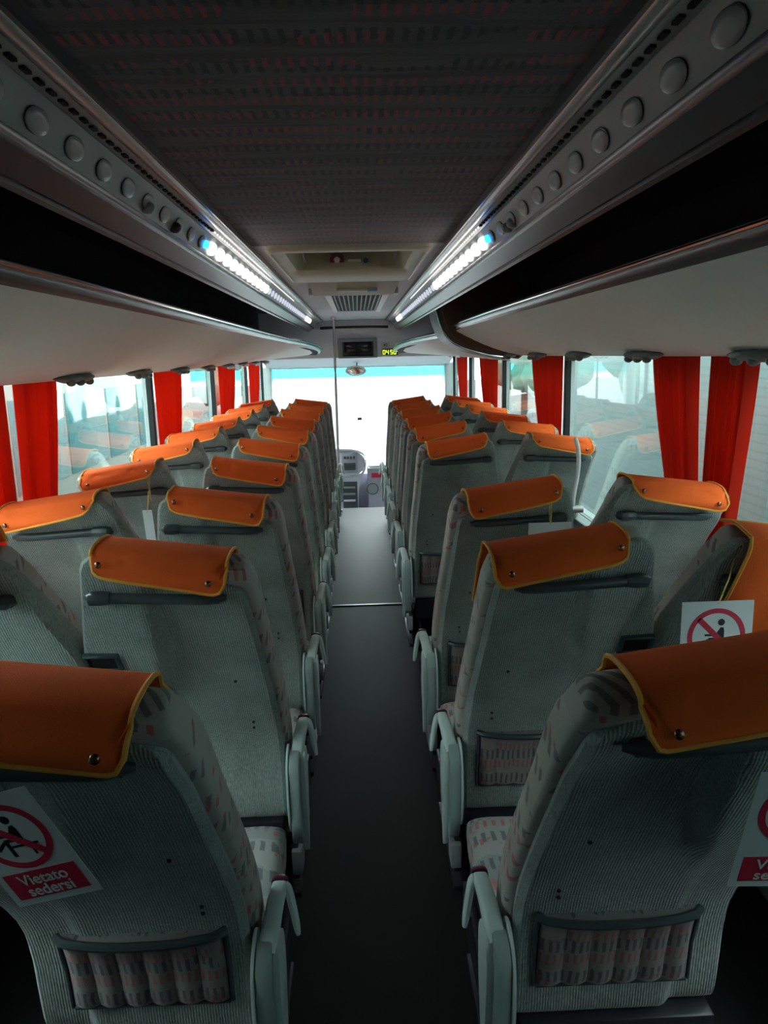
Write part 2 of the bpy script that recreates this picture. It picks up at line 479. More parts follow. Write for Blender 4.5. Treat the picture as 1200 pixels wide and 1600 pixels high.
def backrest_mesh(hand):
    bm = bmesh.new(); loops = []
    zs = [.49, .50, .52, .56, .62, .68, .74, .80, .86, .92, .98, 1.04, 1.10, 1.16, 1.22, 1.28, 1.34, 1.39, 1.42, 1.445, 1.46, 1.468, 1.472]
    for z in zs:
        top = max(0, (z - 1.40) / .0725); bot = max(0, (.56 - z) / .07)
        f = math.sqrt(max(0.0, 1 - top ** 2)) if top > 0 else (math.sqrt(max(0, 1 - bot ** 2 * .9)) if bot > 0 else 1)
        f = max(f, .12)
        wl, wr = edge_lobe(z) + .03, edge_main(z) + .018
        wr -= .03 * (1 - f); wl += .03 * (1 - f)
        back = yb(z) + (.034 - .026 * smooth(1.37, 1.43, z))
        th = .115 + .02 * smooth(1.15, 1.35, z)
        cy = back + th / 2; n = 40; L = []
        cx = (wl + wr) / 2; hw = (wr - wl) / 2
        for k in range(n):
            a = 2 * PI * k / n; ca, sa = math.cos(a), math.sin(a); e = .30
            x = cx + hw * math.copysign(abs(ca) ** e, ca)
            y = math.copysign(abs(sa) ** e, sa) * th / 2 * f
            if y > 0: y += .010 * (abs((x - cx) / hw) ** 3) * smooth(.6, .9, z) - .01   # wings forward
            L.append((x, cy + y, z))
        loops.append([(hand * x, y, zz + shear(x, zz) - DH * smooth(1.2, 1.40, zz) - PLAT) for x, y, zz in L])
    loft(bm, loops)
    return mesh_from(bm, 'backrest', M['cloth_back'])

def cushion_mesh(hand):
    bm = bmesh.new(); loops = []
    ys = [.10, .104, .12, .16, .25, .35, .45, .55, .62, .66, .685, .70, .705]
    for y in ys:
        t = max(0, (y - .62) / .087); f = math.sqrt(max(0.02, 1 - t * t)) if t > 0 else 1
        t = max(0, (.12 - y) / .021); f *= math.sqrt(max(.05, 1 - t * t))
        zt = .478 + .022 * smooth(.3, .6, y); zb = .345; cz = (zt + zb) / 2; hz = (zt - zb) / 2 * f
        n = 32; L = []
        for k in range(n):
            a = 2 * PI * k / n; ca, sa = math.cos(a), math.sin(a); e = .36
            x = .006 + .236 * (1 - .06 * (1 - f)) * math.copysign(abs(ca) ** e, ca)
            z = cz + hz * math.copysign(abs(sa) ** e, sa)
            if sa > 0: z -= .010 * max(0, 1 - (x / .16) ** 2) * f
            L.append((hand * x, y, z - PLAT))
        loops.append(L)
    loft(bm, loops)
    return mesh_from(bm, 'seat_cushion', M['cloth_seat'])

def cover_geo(hand, back_main=.062, back_lobe=.034, front=.15, x0=-.120, x1=.185, seed=0, slip=0.0):
    """cloth over the head of the seat: returns mesh of the cloth, mesh of its edge binding and snap positions"""
    rnd = random.Random(seed)
    nu, nv = 26, 30
    grid = []
    p1, p2 = rnd.random() * 6, rnd.random() * 6
    def path(d):
        # d<0: down the rear flap, 0..top: across the head, >top: down the front flap
        ztop = 1.478; yr = yb(1.44) - .012; TOP = .135
        if d < 0:
            z = 1.455 + d * .86; return (min(yb(max(z, 1.30)) - .028 - .036 * smooth(0, .05, -d), yr), z)
        if d <= TOP:
            t = d / TOP; a = PI * t
            return (yr + .155 * (1 - math.cos(a)) / 2, 1.455 + .026 * math.sin(a) ** .6)
        e = d - TOP
        ye = yb(max(1.2, 1.455 - e * .9)) + .02 + .145 + .012; k = smooth(0, .05, e)
        return (ye * k + (yr + .155 + .012 * math.sin(PI * k)) * (1 - k), 1.455 - e * .9)
    for i in range(nu + 1):
        u = i / nu; x = x0 + (x1 - x0) * u
        bl = back_lobe + (back_main - back_lobe) * u ** .8
        r = .035; d = min(x - x0, x1 - x)
        c = r - math.sqrt(max(0, r * r - max(0, r - d) ** 2))
        bl -= c; fl = front - c
        row = []
        for j in range(nv + 1):
            v = j / nv; dd = -bl + (bl + .135 + fl) * v
            y, z = path(dd)
            if dd < 0:
                w = -dd / .1
                y -= .004 * w * math.sin(u * 7 + p1) + .003 * w
                # flare towards the outer lower corner
            xs = x
            if dd < 0: xs = x - .010 * (u - .5) * (-dd / .1)
            z2 = z + shear(xs, 1.4) - DH
            row.append(Vector((hand * xs, y, z2 - PLAT)))
        grid.append(row)
    bm = bmesh.new()
    V = [[bm.verts.new(p) for p in row] for row in grid]
    for i in range(nu):
        for j in range(nv): bm.faces.new((V[i][j], V[i + 1][j], V[i + 1][j + 1], V[i][j + 1]))
    bmesh.ops.recalc_face_normals(bm, faces=bm.faces)
    bmesh.ops.solidify(bm, geom=bm.faces[:], thickness=.003)
    cloth = mesh_from(bm, 'headrest_cover', M['orange'])
    edge = [grid[i][0] for i in range(nu + 1)] + [grid[nu][j] for j in range(1, nv + 1)] + [grid[i][nv] for i in range(nu - 1, -1, -1)] + [grid[0][j] for j in range(nv - 1, 0, -1)]
    bm = bmesh.new(); tube(bm, edge, .0042, n=6, closed=True)
    pipe = mesh_from(bm, 'piping', M['piping'])
    a = grid[2][2] ; c = grid[nu - 3][2]
    return cloth, pipe, (a + Vector((0, -.004, .006)), c + Vector((0, -.004, .008)))

def snap_mesh():
    bm = bmesh.new()
    prof = [(0.0078, 0), (.0078, -.002), (.006, -.0045), (.003, -.0055)]
    loft(bm, [[(r * math.cos(2 * PI * k / 14), y, r * math.sin(2 * PI * k / 14)) for k in range(14)] for r, y in prof])
    return mesh_from(bm, 'snap_button', M['snap'])

def handle_mesh(hand):
    bm = bmesh.new(); z0 = 1.318
    y0 = yb(z0) - .056
    pts = []; rs = []
    for i in range(15):
        t = i / 14; x = -.10 + .27 * t
        y = y0 + .016 * smooth(.80, 1.0, t)
        pts.append((hand * x, y, z0 + .004 - .05 * x - PLAT)); rs.append(.0135 * (1 - .55 * smooth(.90, 1.0, t)))
    tube(bm, pts, rs, n=10, flat=.85)
    # bolt boss on the lobe side
    zz = z0 + .01 - PLAT
    tube(bm, [(hand * -.155, y0 + .010, zz), (hand * -.14, y0 - .002, zz), (hand * -.12, y0 - .002, zz), (hand * -.098, y0, zz)], [.008, .018, .0185, .016], n=8)
    box(bm, min(hand * -.15, hand * -.125), max(hand * -.15, hand * -.125), y0, yb(z0) - .0, zz - .016, zz + .012, .004)
    box(bm, min(hand * .13, hand * .155), max(hand * .13, hand * .155), y0 + .004, yb(z0) + .01, zz - .026, zz - .006, .004)
    return mesh_from(bm, 'grab_handle', M['dark_plastic'])

def pocket_meshes(hand):
    bm = bmesh.new(); loops = []
    x0, x1 = -.145, .185; zt, zb = .715, .525
    nx = 60
    rows = []
    for j in range(9):
        v = j / 8; z = zb + (zt - zb) * v
        L = []
        for i in range(nx + 1):
            u = i / nx; x = x0 + (x1 - x0) * u
            bul = .022 * (math.sin(PI * min(1, u * 1.0)) ** .35) * (1 - .5 * (1 - v)) * min(1, v * 5 + .3)
            ple = .010 * abs(math.sin(u * PI * 6))
            L.append((hand * x, yb(z) - .006 - bul - ple, z - PLAT))
        rows.append(L)
    # close with a back sheet
    loops = [L + [(hand * x1, yb(zb + (zt - zb) * j / 8) + .012, L[0][2]), (hand * x0, yb(zb + (zt - zb) * j / 8) + .012, L[0][2])] for j, L in enumerate(rows)]
    loft(bm, loops)
    cloth = mesh_from(bm, 'seat_pocket', M['cloth_pocket'])
    bm = bmesh.new()
    pts = []
    for i in range(21):
        u = i / 20; x = x0 - .008 + (x1 - x0 + .016) * u
        pts.append((hand * x, yb(.72) - .030 * math.sin(PI * u) ** .35 - .004, .722 - .010 * math.sin(PI * u) + .004 * (1 - abs(2 * u - 1)) - PLAT))
    tube(bm, pts, .0095, n=8)
    for x in (x0 - .005, x1 + .005):
        tube(bm, [(hand * x, yb(.715) - .006, .715 - PLAT), (hand * x, yb(.62) - .006, .62 - PLAT), (hand * x, yb(.52) - .006, .52 - PLAT)], .005, n=6)
    tube(bm, [(hand * x0, yb(.52) - .008, .52 - PLAT), (hand * x1, yb(.52) - .008, .52 - PLAT)], .005, n=6)
    rim = mesh_from(bm, 'pocket_rim', M['dark_plastic'])
    return cloth, rim

def ashtray_meshes(hand):
    z0 = 1.11; x0 = -.18
    y = yb(z0) - .051
    # local frame leaning with the shell: direction up along the profile
    up = Vector((0, yb(z0 + .05) - yb(z0 - .05), .1)).normalized(); nb = Vector((0, -up.z, up.y))
    def fr(bm, xa, xb, ua, ub, d0, d1):
        n0 = len(bm.verts)
        b2 = bmesh.new(); box(b2, xa, xb, d0, d1, ua, ub, .003, 1)
        me = D.meshes.new('t'); b2.to_mesh(me); b2.free()
        vs0 = set(bm.verts); bm.from_mesh(me); D.meshes.remove(me)
        for v in bm.verts:
            if v not in vs0:
                x, d, u = v.co
                p = Vector((hand * (x0 + x), y, z0 - PLAT)) + nb * d + up * u
                v.co = p
    bm = bmesh.new()
    fr(bm, -.046, .046, -.034, -.024, -.01, .007); fr(bm, -.046, .046, .024, .034, -.01, .007)
    fr(bm, -.046, -.034, -.026, .026, -.01, .007); fr(bm, .034, .046, -.026, .026, -.01, .007)
    frame = mesh_from(bm, 'ashtray_frame', M['dark_plastic'])
    bm = bmesh.new(); fr(bm, -.036, .036, -.026, .026, -.01, .0025)
    well = mesh_from(bm, 'ashtray_lid', M['slot'])
    return frame, well

def armrest_meshes(hand):
    """aisle armrest: upright rounded housing, arm rising forward to a maroon tip, drooping outer blade"""
    H = bmesh.new()
    # housing outline in (y,z): rounded upright slab
    def slab(bm, outline, xa, xb, bev=.006):
        pts = [(y, z - PLAT) for y, z in outline]
        b2 = bmesh.new(); extrude_poly(b2, pts, 'x', hand * xa, hand * xb); bevel_all(b2, bev, 2, 40)
        me = D.meshes.new('t'); b2.to_mesh(me); b2.free(); bm.from_mesh(me); D.meshes.remove(me)
    # inner housing (towards the seat) - round back
    out = [(-.085 + .055 - .055 * math.cos(a), .620 + .055 * math.sin(a)) for a in [PI * k / 10 for k in range(11)]]
    out = [(-.045, .36), (-.075, .45), (-.085, .55)] + out[0:11] + [(.045, .52), (.055, .42), (.04, .36)]
    slab(H, out, .250, .284, .008)
    housing = mesh_from(H, 'armrest_housing', M['arm2'])
    H = bmesh.new()
    # outer skin: pointed downwards
    out = [(-.060, .60), (-.045, .655), (-.01, .672), (.03, .665), (.06, .62), (.055, .50), (.03, .40), (.0, .30), (-.012, .33), (-.04, .48)]
    slab(H, chaikin(out, 2, True), .284, .300, .004)
    # thin inner rim
    out = [(-.088, .48), (-.094, .58), (-.082, .655), (-.03, .69), (.02, .68), (.05, .62), (.05, .50), (.0, .40), (-.05, .40)]
    slab(H, chaikin(out, 2, True), .243, .250, .002)
    # arm
    path = [(.272, -.035, .640), (.276, -.01, .665), (.280, .03, .688), (.284, .065, .702), (.289, .105, .707)]
    path = chaikin(path, 2)
    loops = []
    for i, (x, y, z) in enumerate(path):
        t = i / (len(path) - 1); w = .021 - .004 * t; h = .020 - .004 * t
        L = []
        for k in range(16):
            a = 2 * PI * k / 16; e = .6
            L.append((hand * (x + w * math.copysign(abs(math.cos(a)) ** e, math.cos(a))), y - .3 * h * math.copysign(abs(math.sin(a)) ** e, math.sin(a)), z - PLAT + h * math.copysign(abs(math.sin(a)) ** e, math.sin(a))))
        loops.append(L)
    loft(H, loops)
    # drooping outer blade
    bl = [(.301, .098, .716), (.308, .10, .700), (.316, .095, .66), (.323, .088, .62), (.327, .084, .595)]
    rs = [.010, .012, .0125, .011, .006]
    bl2 = chaikin(bl, 2); rr = [lerp_tab([(0, .006), (.25, .010), (.7, .009), (1, .0045)], i / (len(bl2) - 1)) for i in range(len(bl2))]
    tube(H, [(hand * x, y, z - PLAT) for x, y, z in bl2], rr, n=10, flat=1.25)
    arm = mesh_from(H, 'armrest', M['arm'])
    bm = bmesh.new()
    loops = []
    for t, sc in ((0, 1.06), (.3, 1.08), (.7, 1.0), (1, .7)):
        y = .103 + .022 * t
        loops.append([(hand * (.289 + .0185 * sc * math.copysign(abs(math.cos(a)) ** .6, math.cos(a))), y, .708 - PLAT + .0175 * sc * math.copysign(abs(math.sin(a)) ** .6, math.sin(a))) for a in [2 * PI * k / 14 for k in range(14)]])
    loft(bm, loops)
    tip = mesh_from(bm, 'armrest_button', M['maroon'])
    bm = bmesh.new(); box(bm, min(hand * .232, hand * .246), max(hand * .232, hand * .246), .03, .085, .50 - PLAT, .56 - PLAT, .004)
    lab = mesh_from(bm, 'belt_buckle', M['redlabel'])
    return housing, arm, tip, lab

def base_meshes(hand, aisle):
    bm = bmesh.new()
    # seat pan and side rails
    box(bm, -.235, .235, .05, .64, .30 - PLAT, .345 - PLAT, .008)
    box(bm, -.22, .22, -.01, .06, .30 - PLAT, .42 - PLAT, .008)
    pan = mesh_from(bm, 'seat_pan', M['base'])
    bm = bmesh.new()
    if aisle:
        xs = (.200, .232)
        box(bm, min(hand * xs[0], hand * xs[1]), max(hand * xs[0], hand * xs[1]), .06, .50, .0, .22, .01)
        box(bm, min(hand * .16, hand * .26), max(hand * .16, hand * .26), .04, .54, 0, .02, .004)
    else:
        xs = (.14, .17)
        box(bm, min(hand * xs[0], hand * xs[1]), max(hand * xs[0], hand * xs[1]), .10, .50, .0, .22, .01)
    if aisle: box(bm, min(hand * .236, hand * .262), max(hand * .236, hand * .262), .0, .60, .10, .22, .008)
    leg = mesh_from(bm, 'leg', M['base'])
    bm = bmesh.new()
    box(bm, min(hand * .240, hand * .275), max(hand * .240, hand * .275), -.02, .06, .13, .215, .005)
    foot = mesh_from(bm, 'side_bracket', M['foot'])
    return pan, leg, foot

CACHE = {}
def C_(key, fn):
    key = (key, round(REC[0], 4))
    if key not in CACHE: CACHE[key] = fn()
    return CACHE[key]

def screw_mesh(): 
    bm = bmesh.new(); cyl(bm, (0, .004, 0), (0, -.002, 0), .0045, 8)
    return mesh_from(bm, 'screw', M['black_plastic'])

def make_seat(name, loc, hand, aisle, label, group, pocket=False, cover=None, screws=True, handle=True, ashtray=True, string=None, rec=0.0):
    REC[0] = rec
    r = empty(name, (loc[0], loc[1], PLAT), label, 'seat', group)
    obj('back_shell', C_(('shell', hand), lambda: shell_mesh(hand)), parent=r)
    obj('backrest', C_(('back', hand), lambda: backrest_mesh(hand)), parent=r)
    obj('seat_cushion', C_(('cush', hand), lambda: cushion_mesh(hand)), parent=r)
    pan, leg, foot = C_(('base', hand, aisle), lambda: base_meshes(hand, aisle))
    obj('seat_pan', pan, parent=r); obj('leg', leg, parent=r)
    if aisle: obj('side_bracket', foot, parent=r)['label'] = 'light grey bracket beside the aisle'
    if handle: obj('grab_handle', C_(('handle', hand), lambda: handle_mesh(hand)), parent=r)
    if pocket:
        c, rim = C_(('pocket', hand), lambda: pocket_meshes(hand))
        p = obj('seat_pocket', c, parent=r); obj('pocket_rim', rim, parent=p)
        p['label'] = 'dark patterned pleated pocket low on the seat back'
    if ashtray:
        fr, well = C_(('ash', hand), lambda: ashtray_meshes(hand))
        a = obj('ashtray', fr, parent=r); obj('ashtray_lid', well, parent=a)
    if screws:
        for (x, z) in ((.13, .985), (.155, .80), (.153, .775)):
            s = obj('screw', C_('screw', screw_mesh), parent=r)
            s.location = (hand * x, yb(z) - shell_off(x, z) - .001, z + shear(x, z) - PLAT)
    if aisle:
        h, a, t, l = C_(('arm', hand), lambda: armrest_meshes(hand))
        ar = obj('armrest', a, parent=r); ar['label'] = 'pale teal grey plastic armrest'
        obj('armrest_housing', h, parent=ar); obj('armrest_button', t, parent=ar)['label'] = 'maroon recline button at the armrest tip'
        obj('belt_buckle', l, parent=r)['label'] = 'red belt buckle'
    if cover is not None:
        kw = cover if isinstance(cover, dict) else {}
        key = ('cover', hand, tuple(sorted(kw.items())))
        cl, pp, sn = C_(key, lambda: cover_geo(hand, **kw))
        c = obj('headrest_cover', cl, parent=r); c['label'] = 'orange cloth headrest cover'
        obj('piping', pp, parent=c)
        for q in sn[:]:
            s = obj('snap_button', C_('snap', snap_mesh), parent=c); s.location = q
    if string:
        bm = bmesh.new(); x, z1, z2 = string
        y = yb(1.36) - .06
        tube(bm, [(hand * x, y, z1 - PLAT), (hand * (x + .006), y - .012, (z1 + z2) / 2 - PLAT), (hand * (x + .002), y - .02, z2 - PLAT)], .0016, n=5)
        tube(bm, [(hand * (x + .012), y, z1 - PLAT), (hand * (x + .010), y - .014, (z1 + z2) / 2 - PLAT), (hand * (x + .003), y - .02, z2 - PLAT)], .0016, n=5)
        obj('tie_string', bm, M['string'], r)['label'] = 'yellow string dangling from the cover'
    return r

Y0 = 1.45
AISLE_X, WIN_X = .515, .99
left_rows = [-.02, .775, 1.53, 2.29, 3.05, 3.80, 4.55, 5.29, 6.03, 6.77]
right_rows = [-.02, .775, 1.53, 2.98, 3.75, 4.51, 5.26, 6.01, 6.75]
ordn = ['first', 'second', 'third', 'fourth', 'fifth', 'sixth', 'seventh', 'eighth', 'ninth', 'tenth']
lab_LA = ['grey seat in the near left corner with a tilted white card on its back',
          'grey aisle seat with a dark ashtray, just ahead of the near left corner seat',
          'grey aisle seat on the left whose orange cover hangs far down its aisle side']
lab_RA = ['grey seat in the near right corner with a pleated pocket and white card',
          'grey aisle seat with dark ashtray, just ahead of the near right corner seat',
          'grey aisle seat on the right with a yellow string dangling, nearest behind the stairwell gap']
g_la, g_ra = 'seats along the left of the aisle', 'seats along the right of the aisle'
g_lw, g_rw = 'seats along the left windows', 'seats along the right windows'
for i, dy in enumerate(left_rows):
    lab = lab_LA[i] if i < 3 else ('grey seat left of the aisle with orange head cover, %s from the camera' % ordn[i] if i < 9 else 'front-most grey seat left of the aisle, nearest the upright pole')
    make_seat('coach_seat', (-AISLE_X, Y0 + dy, 0), 1, True, lab, g_la, pocket=(i in (0, 3, 4, 6)),
              cover=({'seed': i % 3, 'front': .24} if i == 2 else {'seed': i % 3}), string=None, screws=i < 5, rec=(.06, .03)[i] if i < 2 else 0)
    if i == 0: continue
    if i == 1: lab = 'grey window seat at the left edge, bare headrest with its orange cover slipped aside'
    elif i == 9: lab = 'front-most grey seat by the left windows, just behind the windscreen'
    else: lab = 'grey seat with orange cover by the left windows, %s from the camera' % ordn[i]
    make_seat('coach_seat', (-WIN_X, Y0 + dy + (.02 if i == 1 else 0), 0), -1, False, lab, g_lw, cover=(None if i == 1 else {'seed': i % 3, 'front': .10}),
              ashtray=False, screws=False, string=((.0 - .10, 1.43, 1.30) if i in (3,) else None))
for i, dy in enumerate(right_rows):
    lab = lab_RA[i] if i < 3 else ('grey seat right of the aisle, first one ahead of the curved black rail' if i == 3 else
          ('grey seat right of the aisle, %s ahead of the curved black rail' % ordn[i - 3] if i < 8 else 'front-most grey seat right of the aisle, nearest the windscreen'))
    make_seat('coach_seat', (AISLE_X, Y0 + dy, 0), -1, True, lab, g_ra, pocket=i < 4,
              cover=({'seed': 1, 'front': .24, 'x0': -.085, 'x1': .232} if i == 1 else {'seed': 0, 'x0': -.14, 'x1': .165} if i == 0 else {'seed': i % 3}), string=((-.09, 1.42, 1.25) if i == 2 else None), screws=i < 5, rec=(.06, .03)[i] if i < 2 else 0)
    if i == 0: continue
    if i == 1: lab = 'grey window seat at the right edge, its orange cover slipped down, white card hanging'
    elif i == 2: lab = 'grey seat by the right windows with orange cover, just behind the stairwell'
    elif i == 3: lab = 'grey seat by the right windows, first ahead of the stairwell, beside the white upright rail'
    elif i == 8: lab = 'front-most grey seat by the right windows, just behind the windscreen'
    else: lab = 'grey seat with orange cover by the right windows, %s ahead of the stairwell' % ordn[i - 3]
    make_seat('coach_seat', (WIN_X, Y0 + dy, 0), 1, False, lab, g_rw, cover=(None if i == 1 else {'seed': i % 3, 'front': .10}), ashtray=False, screws=False)

# slipped covers of the two second-row window seats: cloth hanging over the rear of the backrest
def slipped(name, hand, cx, cy, label, x0, x1, z_low, up=0.0):
    bm = bmesh.new(); nu, nv = 20, 26; g = []
    for i in range(nu + 1):
        u = i / nu; row = []
        for j in range(nv + 1):
            v = j / nv
            x = x0 + (x1 - x0) * u + .05 * v * (1 - u) * -1 * .4
            if v < .15:
                t = v / .15; y = yb(1.45) + .10 * (1 - t) - .02 * t; z = 1.476 + (.008 + up) * math.sin(PI * t)
            else:
                t = (v - .15) / .85; z = 1.470 + up * (1 - t) * 1.0 - t * (1.470 - z_low) * (1 - .10 * u)
                y = yb(max(z, 1.0)) - .054 - .012 * math.sin(u * 9 + 1.5 * t) * min(1, t * 3) - .02 * t
            row.append(Vector((cx + hand * x, cy + y, z + shear(x, 1.4) - DH + .002)))
        g.append(row)
    V = [[bm.verts.new(p) for p in r] for r in g]
    for i in range(nu):
        for j in range(nv): bm.faces.new((V[i][j], V[i + 1][j], V[i + 1][j + 1], V[i][j + 1]))
    bmesh.ops.recalc_face_normals(bm, faces=bm.faces)
    bmesh.ops.solidify(bm, geom=bm.faces[:], thickness=.003)
    # origin at base
    for v in bm.verts: v.co -= Vector((cx, cy, z_low + 0.0))
    o = obj(name, bm, M['orange']); o.location = (cx, cy, z_low)
    tag(o, label, 'seat cover', 'slipped orange covers')
    edge = [g[i][0] for i in range(nu + 1)] + [g[nu][j] for j in range(1, nv + 1)] + [g[i][nv] for i in range(nu - 1, -1, -1)] + [g[0][j] for j in range(nv - 1, 0, -1)]
    bm = bmesh.new(); tube(bm, [p - Vector((cx, cy, z_low)) for p in edge], .0042, n=6, closed=True)
    obj('piping', bm, M['piping'], o)
REC[0] = 0
slipped('slipped_cover', 1, WIN_X, Y0 + .775, 'orange cloth slipped down the back of the window seat at the right edge', -.135, .14, 1.02)
slipped('slipped_cover', -1, -WIN_X, Y0 + .795, 'orange cloth bunched over the window seat at the left edge', -.125, .14, 1.36, .05)

# ------------------------------------------------------------------ hanging cards
def text_mesh(txt, size, mat, name):
    cu = D.curves.new('t', 'FONT'); cu.body = txt; cu.size = size; cu.align_x = 'CENTER'; cu.align_y = 'CENTER'; cu.extrude = .0003
    cu.offset = .0003
    o = D.objects.new('t', cu)
    me = D.meshes.new_from_object(o); me.name = name
    D.objects.remove(o); D.curves.remove(cu)
    me.materials.clear(); me.materials.append(mat)
    return me

def card(TR, BR, BL, label, plain=False, string=None, group='white hanging cards'):
    TR, BR, BL = Vector(TR), Vector(BR), Vector(BL)
    up = (TR - BR); H = up.length; up.normalize()
    rt = (BR - BL); rt -= up * rt.dot(up); W = rt.length; rt.normalize()
    nrm = rt.cross(up)                       # towards the camera side
    org = BR - rt * W                        # bottom-left corner
    mat = Matrix(((rt.x, up.x, nrm.x, org.x), (rt.y, up.y, nrm.y, org.y), (rt.z, up.z, nrm.z, org.z), (0, 0, 0, 1)))
    bm = bmesh.new(); box(bm, 0, W, 0, H, -.001, 0)
    r = obj('warning_card', bm, M['paper'], smooth_on=False); r.matrix_world = mat
    tag(r, label, 'sign', group)
    if not plain:
        k = W / .148; cx, cy, R = W / 2, H - .075 * k, .060 * k
        def flat(name, polys, m, z):
            bm = bmesh.new()
            for pts in polys: extrude_poly(bm, pts, 'z', .0001, z)
            return obj(name, bm, m, r, smooth_on=False)
        # pictogram: seated figure
        q = lambda x, y: (cx + x * k, cy + y * k)
        circ = lambda x, y, rr, n=20: [q(x + rr * math.cos(2 * PI * i / n), y + rr * math.sin(2 * PI * i / n)) for i in range(n)]
        def bar(x0, y0, x1, y1, w):
            dx, dy = x1 - x0, y1 - y0; L = math.hypot(dx, dy); nx, ny = -dy / L * w, dx / L * w
            return [q(x0 + nx, y0 + ny), q(x0 - nx, y0 - ny), q(x1 - nx, y1 - ny), q(x1 + nx, y1 + ny)]
        polys = [circ(.009, .030, .0072), [q(-.002, .004), q(.008, .019), q(.014, .019), q(.016, .012), q(.016, -.014), q(.002, -.014)],
                 bar(-.024, .003, .0, .003, .0022), bar(-.016, -.006, .004, -.006, .0030), bar(-.034, -.020, -.016, -.007, .0028), bar(-.014, -.007, -.014, -.036, .0032), bar(-.010, -.018, .034, -.018, .0020),
                 bar(.020, -.018, .020, -.038, .0020)]
        flat('pictogram', polys, M['sign_black'], .0005)
        bm = bmesh.new(); n = 48
        for a, c in ((R, R * .83),):
            o1 = [(cx + a * math.cos(2 * PI * i / n), cy + a * math.sin(2 * PI * i / n)) for i in range(n)]
            i1 = [(cx + c * math.cos(2 * PI * i / n), cy + c * math.sin(2 * PI * i / n)) for i in range(n)]
            for i in range(n):
                j = (i + 1) % n
                extrude_poly(bm, [o1[i], o1[j], i1[j], i1[i]], 'z', .0001, .0008)
        w = .0042 * k; d = R * .9 / math.sqrt(2)
        extrude_poly(bm, [(cx - d - w, cy + d - w), (cx - d + w, cy + d + w), (cx + d + w, cy - d + w), (cx + d - w, cy - d - w)], 'z', .0001, .0008)
        obj('prohibition_ring', bm, M['sign_red'], r, smooth_on=False)['label'] = 'red ring with a slash'
        bm = bmesh.new(); box(bm, .012 * k, W - .012 * k, .012 * k, .062 * k, .0001, .0006, 0)
        p = obj('text_panel', bm, M['sign_red'], r, smooth_on=False); p['label'] = 'red panel reading Vietato sedersi'
        for t, yy in (('Vietato', .046), ('sedersi', .024)):
            l = obj('lettering', text_mesh(t, .028 * k, M['paper'], 'lettering'), parent=p); l.location = (W / 2, yy * k, .0009)
    if string is not None:
        inv = mat.inverted(); a = inv @ Vector(string); h = Vector((W / 2, H - .006, .001))
        bm = bmesh.new(); tube(bm, [h, h.lerp(a, .5) + Vector((.003, 0, .003)), a], .0018, n=5)
        obj('hanging_string', bm, M['string'], r)
    return r

card((-.487, .965, 1.3096), (-.4105, 1.001, 1.1192), (-.5515, 1.034, 1.0712), 'white no-sitting card reading Vietato sedersi, tilted on the near left seat back', string=(-.56, .93, 1.40))
card((.672, .945, 1.292), (.665, 1.00, 1.072), (.515, 1.00, 1.080), 'white no-sitting card cut off by the right edge, on the near right seat back', string=(.60, .93, 1.37))
card((.880, 1.66, 1.30), (.880, 1.66, 1.06), (.712, 1.66, 1.065), 'white no-sitting card hanging beside the slipped orange cover at the right', string=(.86, 1.72, 1.40))
card((.660, 2.40, 1.330), (.660, 2.41, 1.12), (.520, 2.41, 1.115), 'white card hanging behind the orange cover of the right aisle seat with dangling string', plain=True, string=(.60, 2.44, 1.39))
card((-.678, 2.40, 1.41), (-.672, 2.42, 1.20), (-.702, 2.42, 1.20), 'narrow white card between the two left seats, behind the third row', plain=True, string=(-.70, 2.46, 1.46))

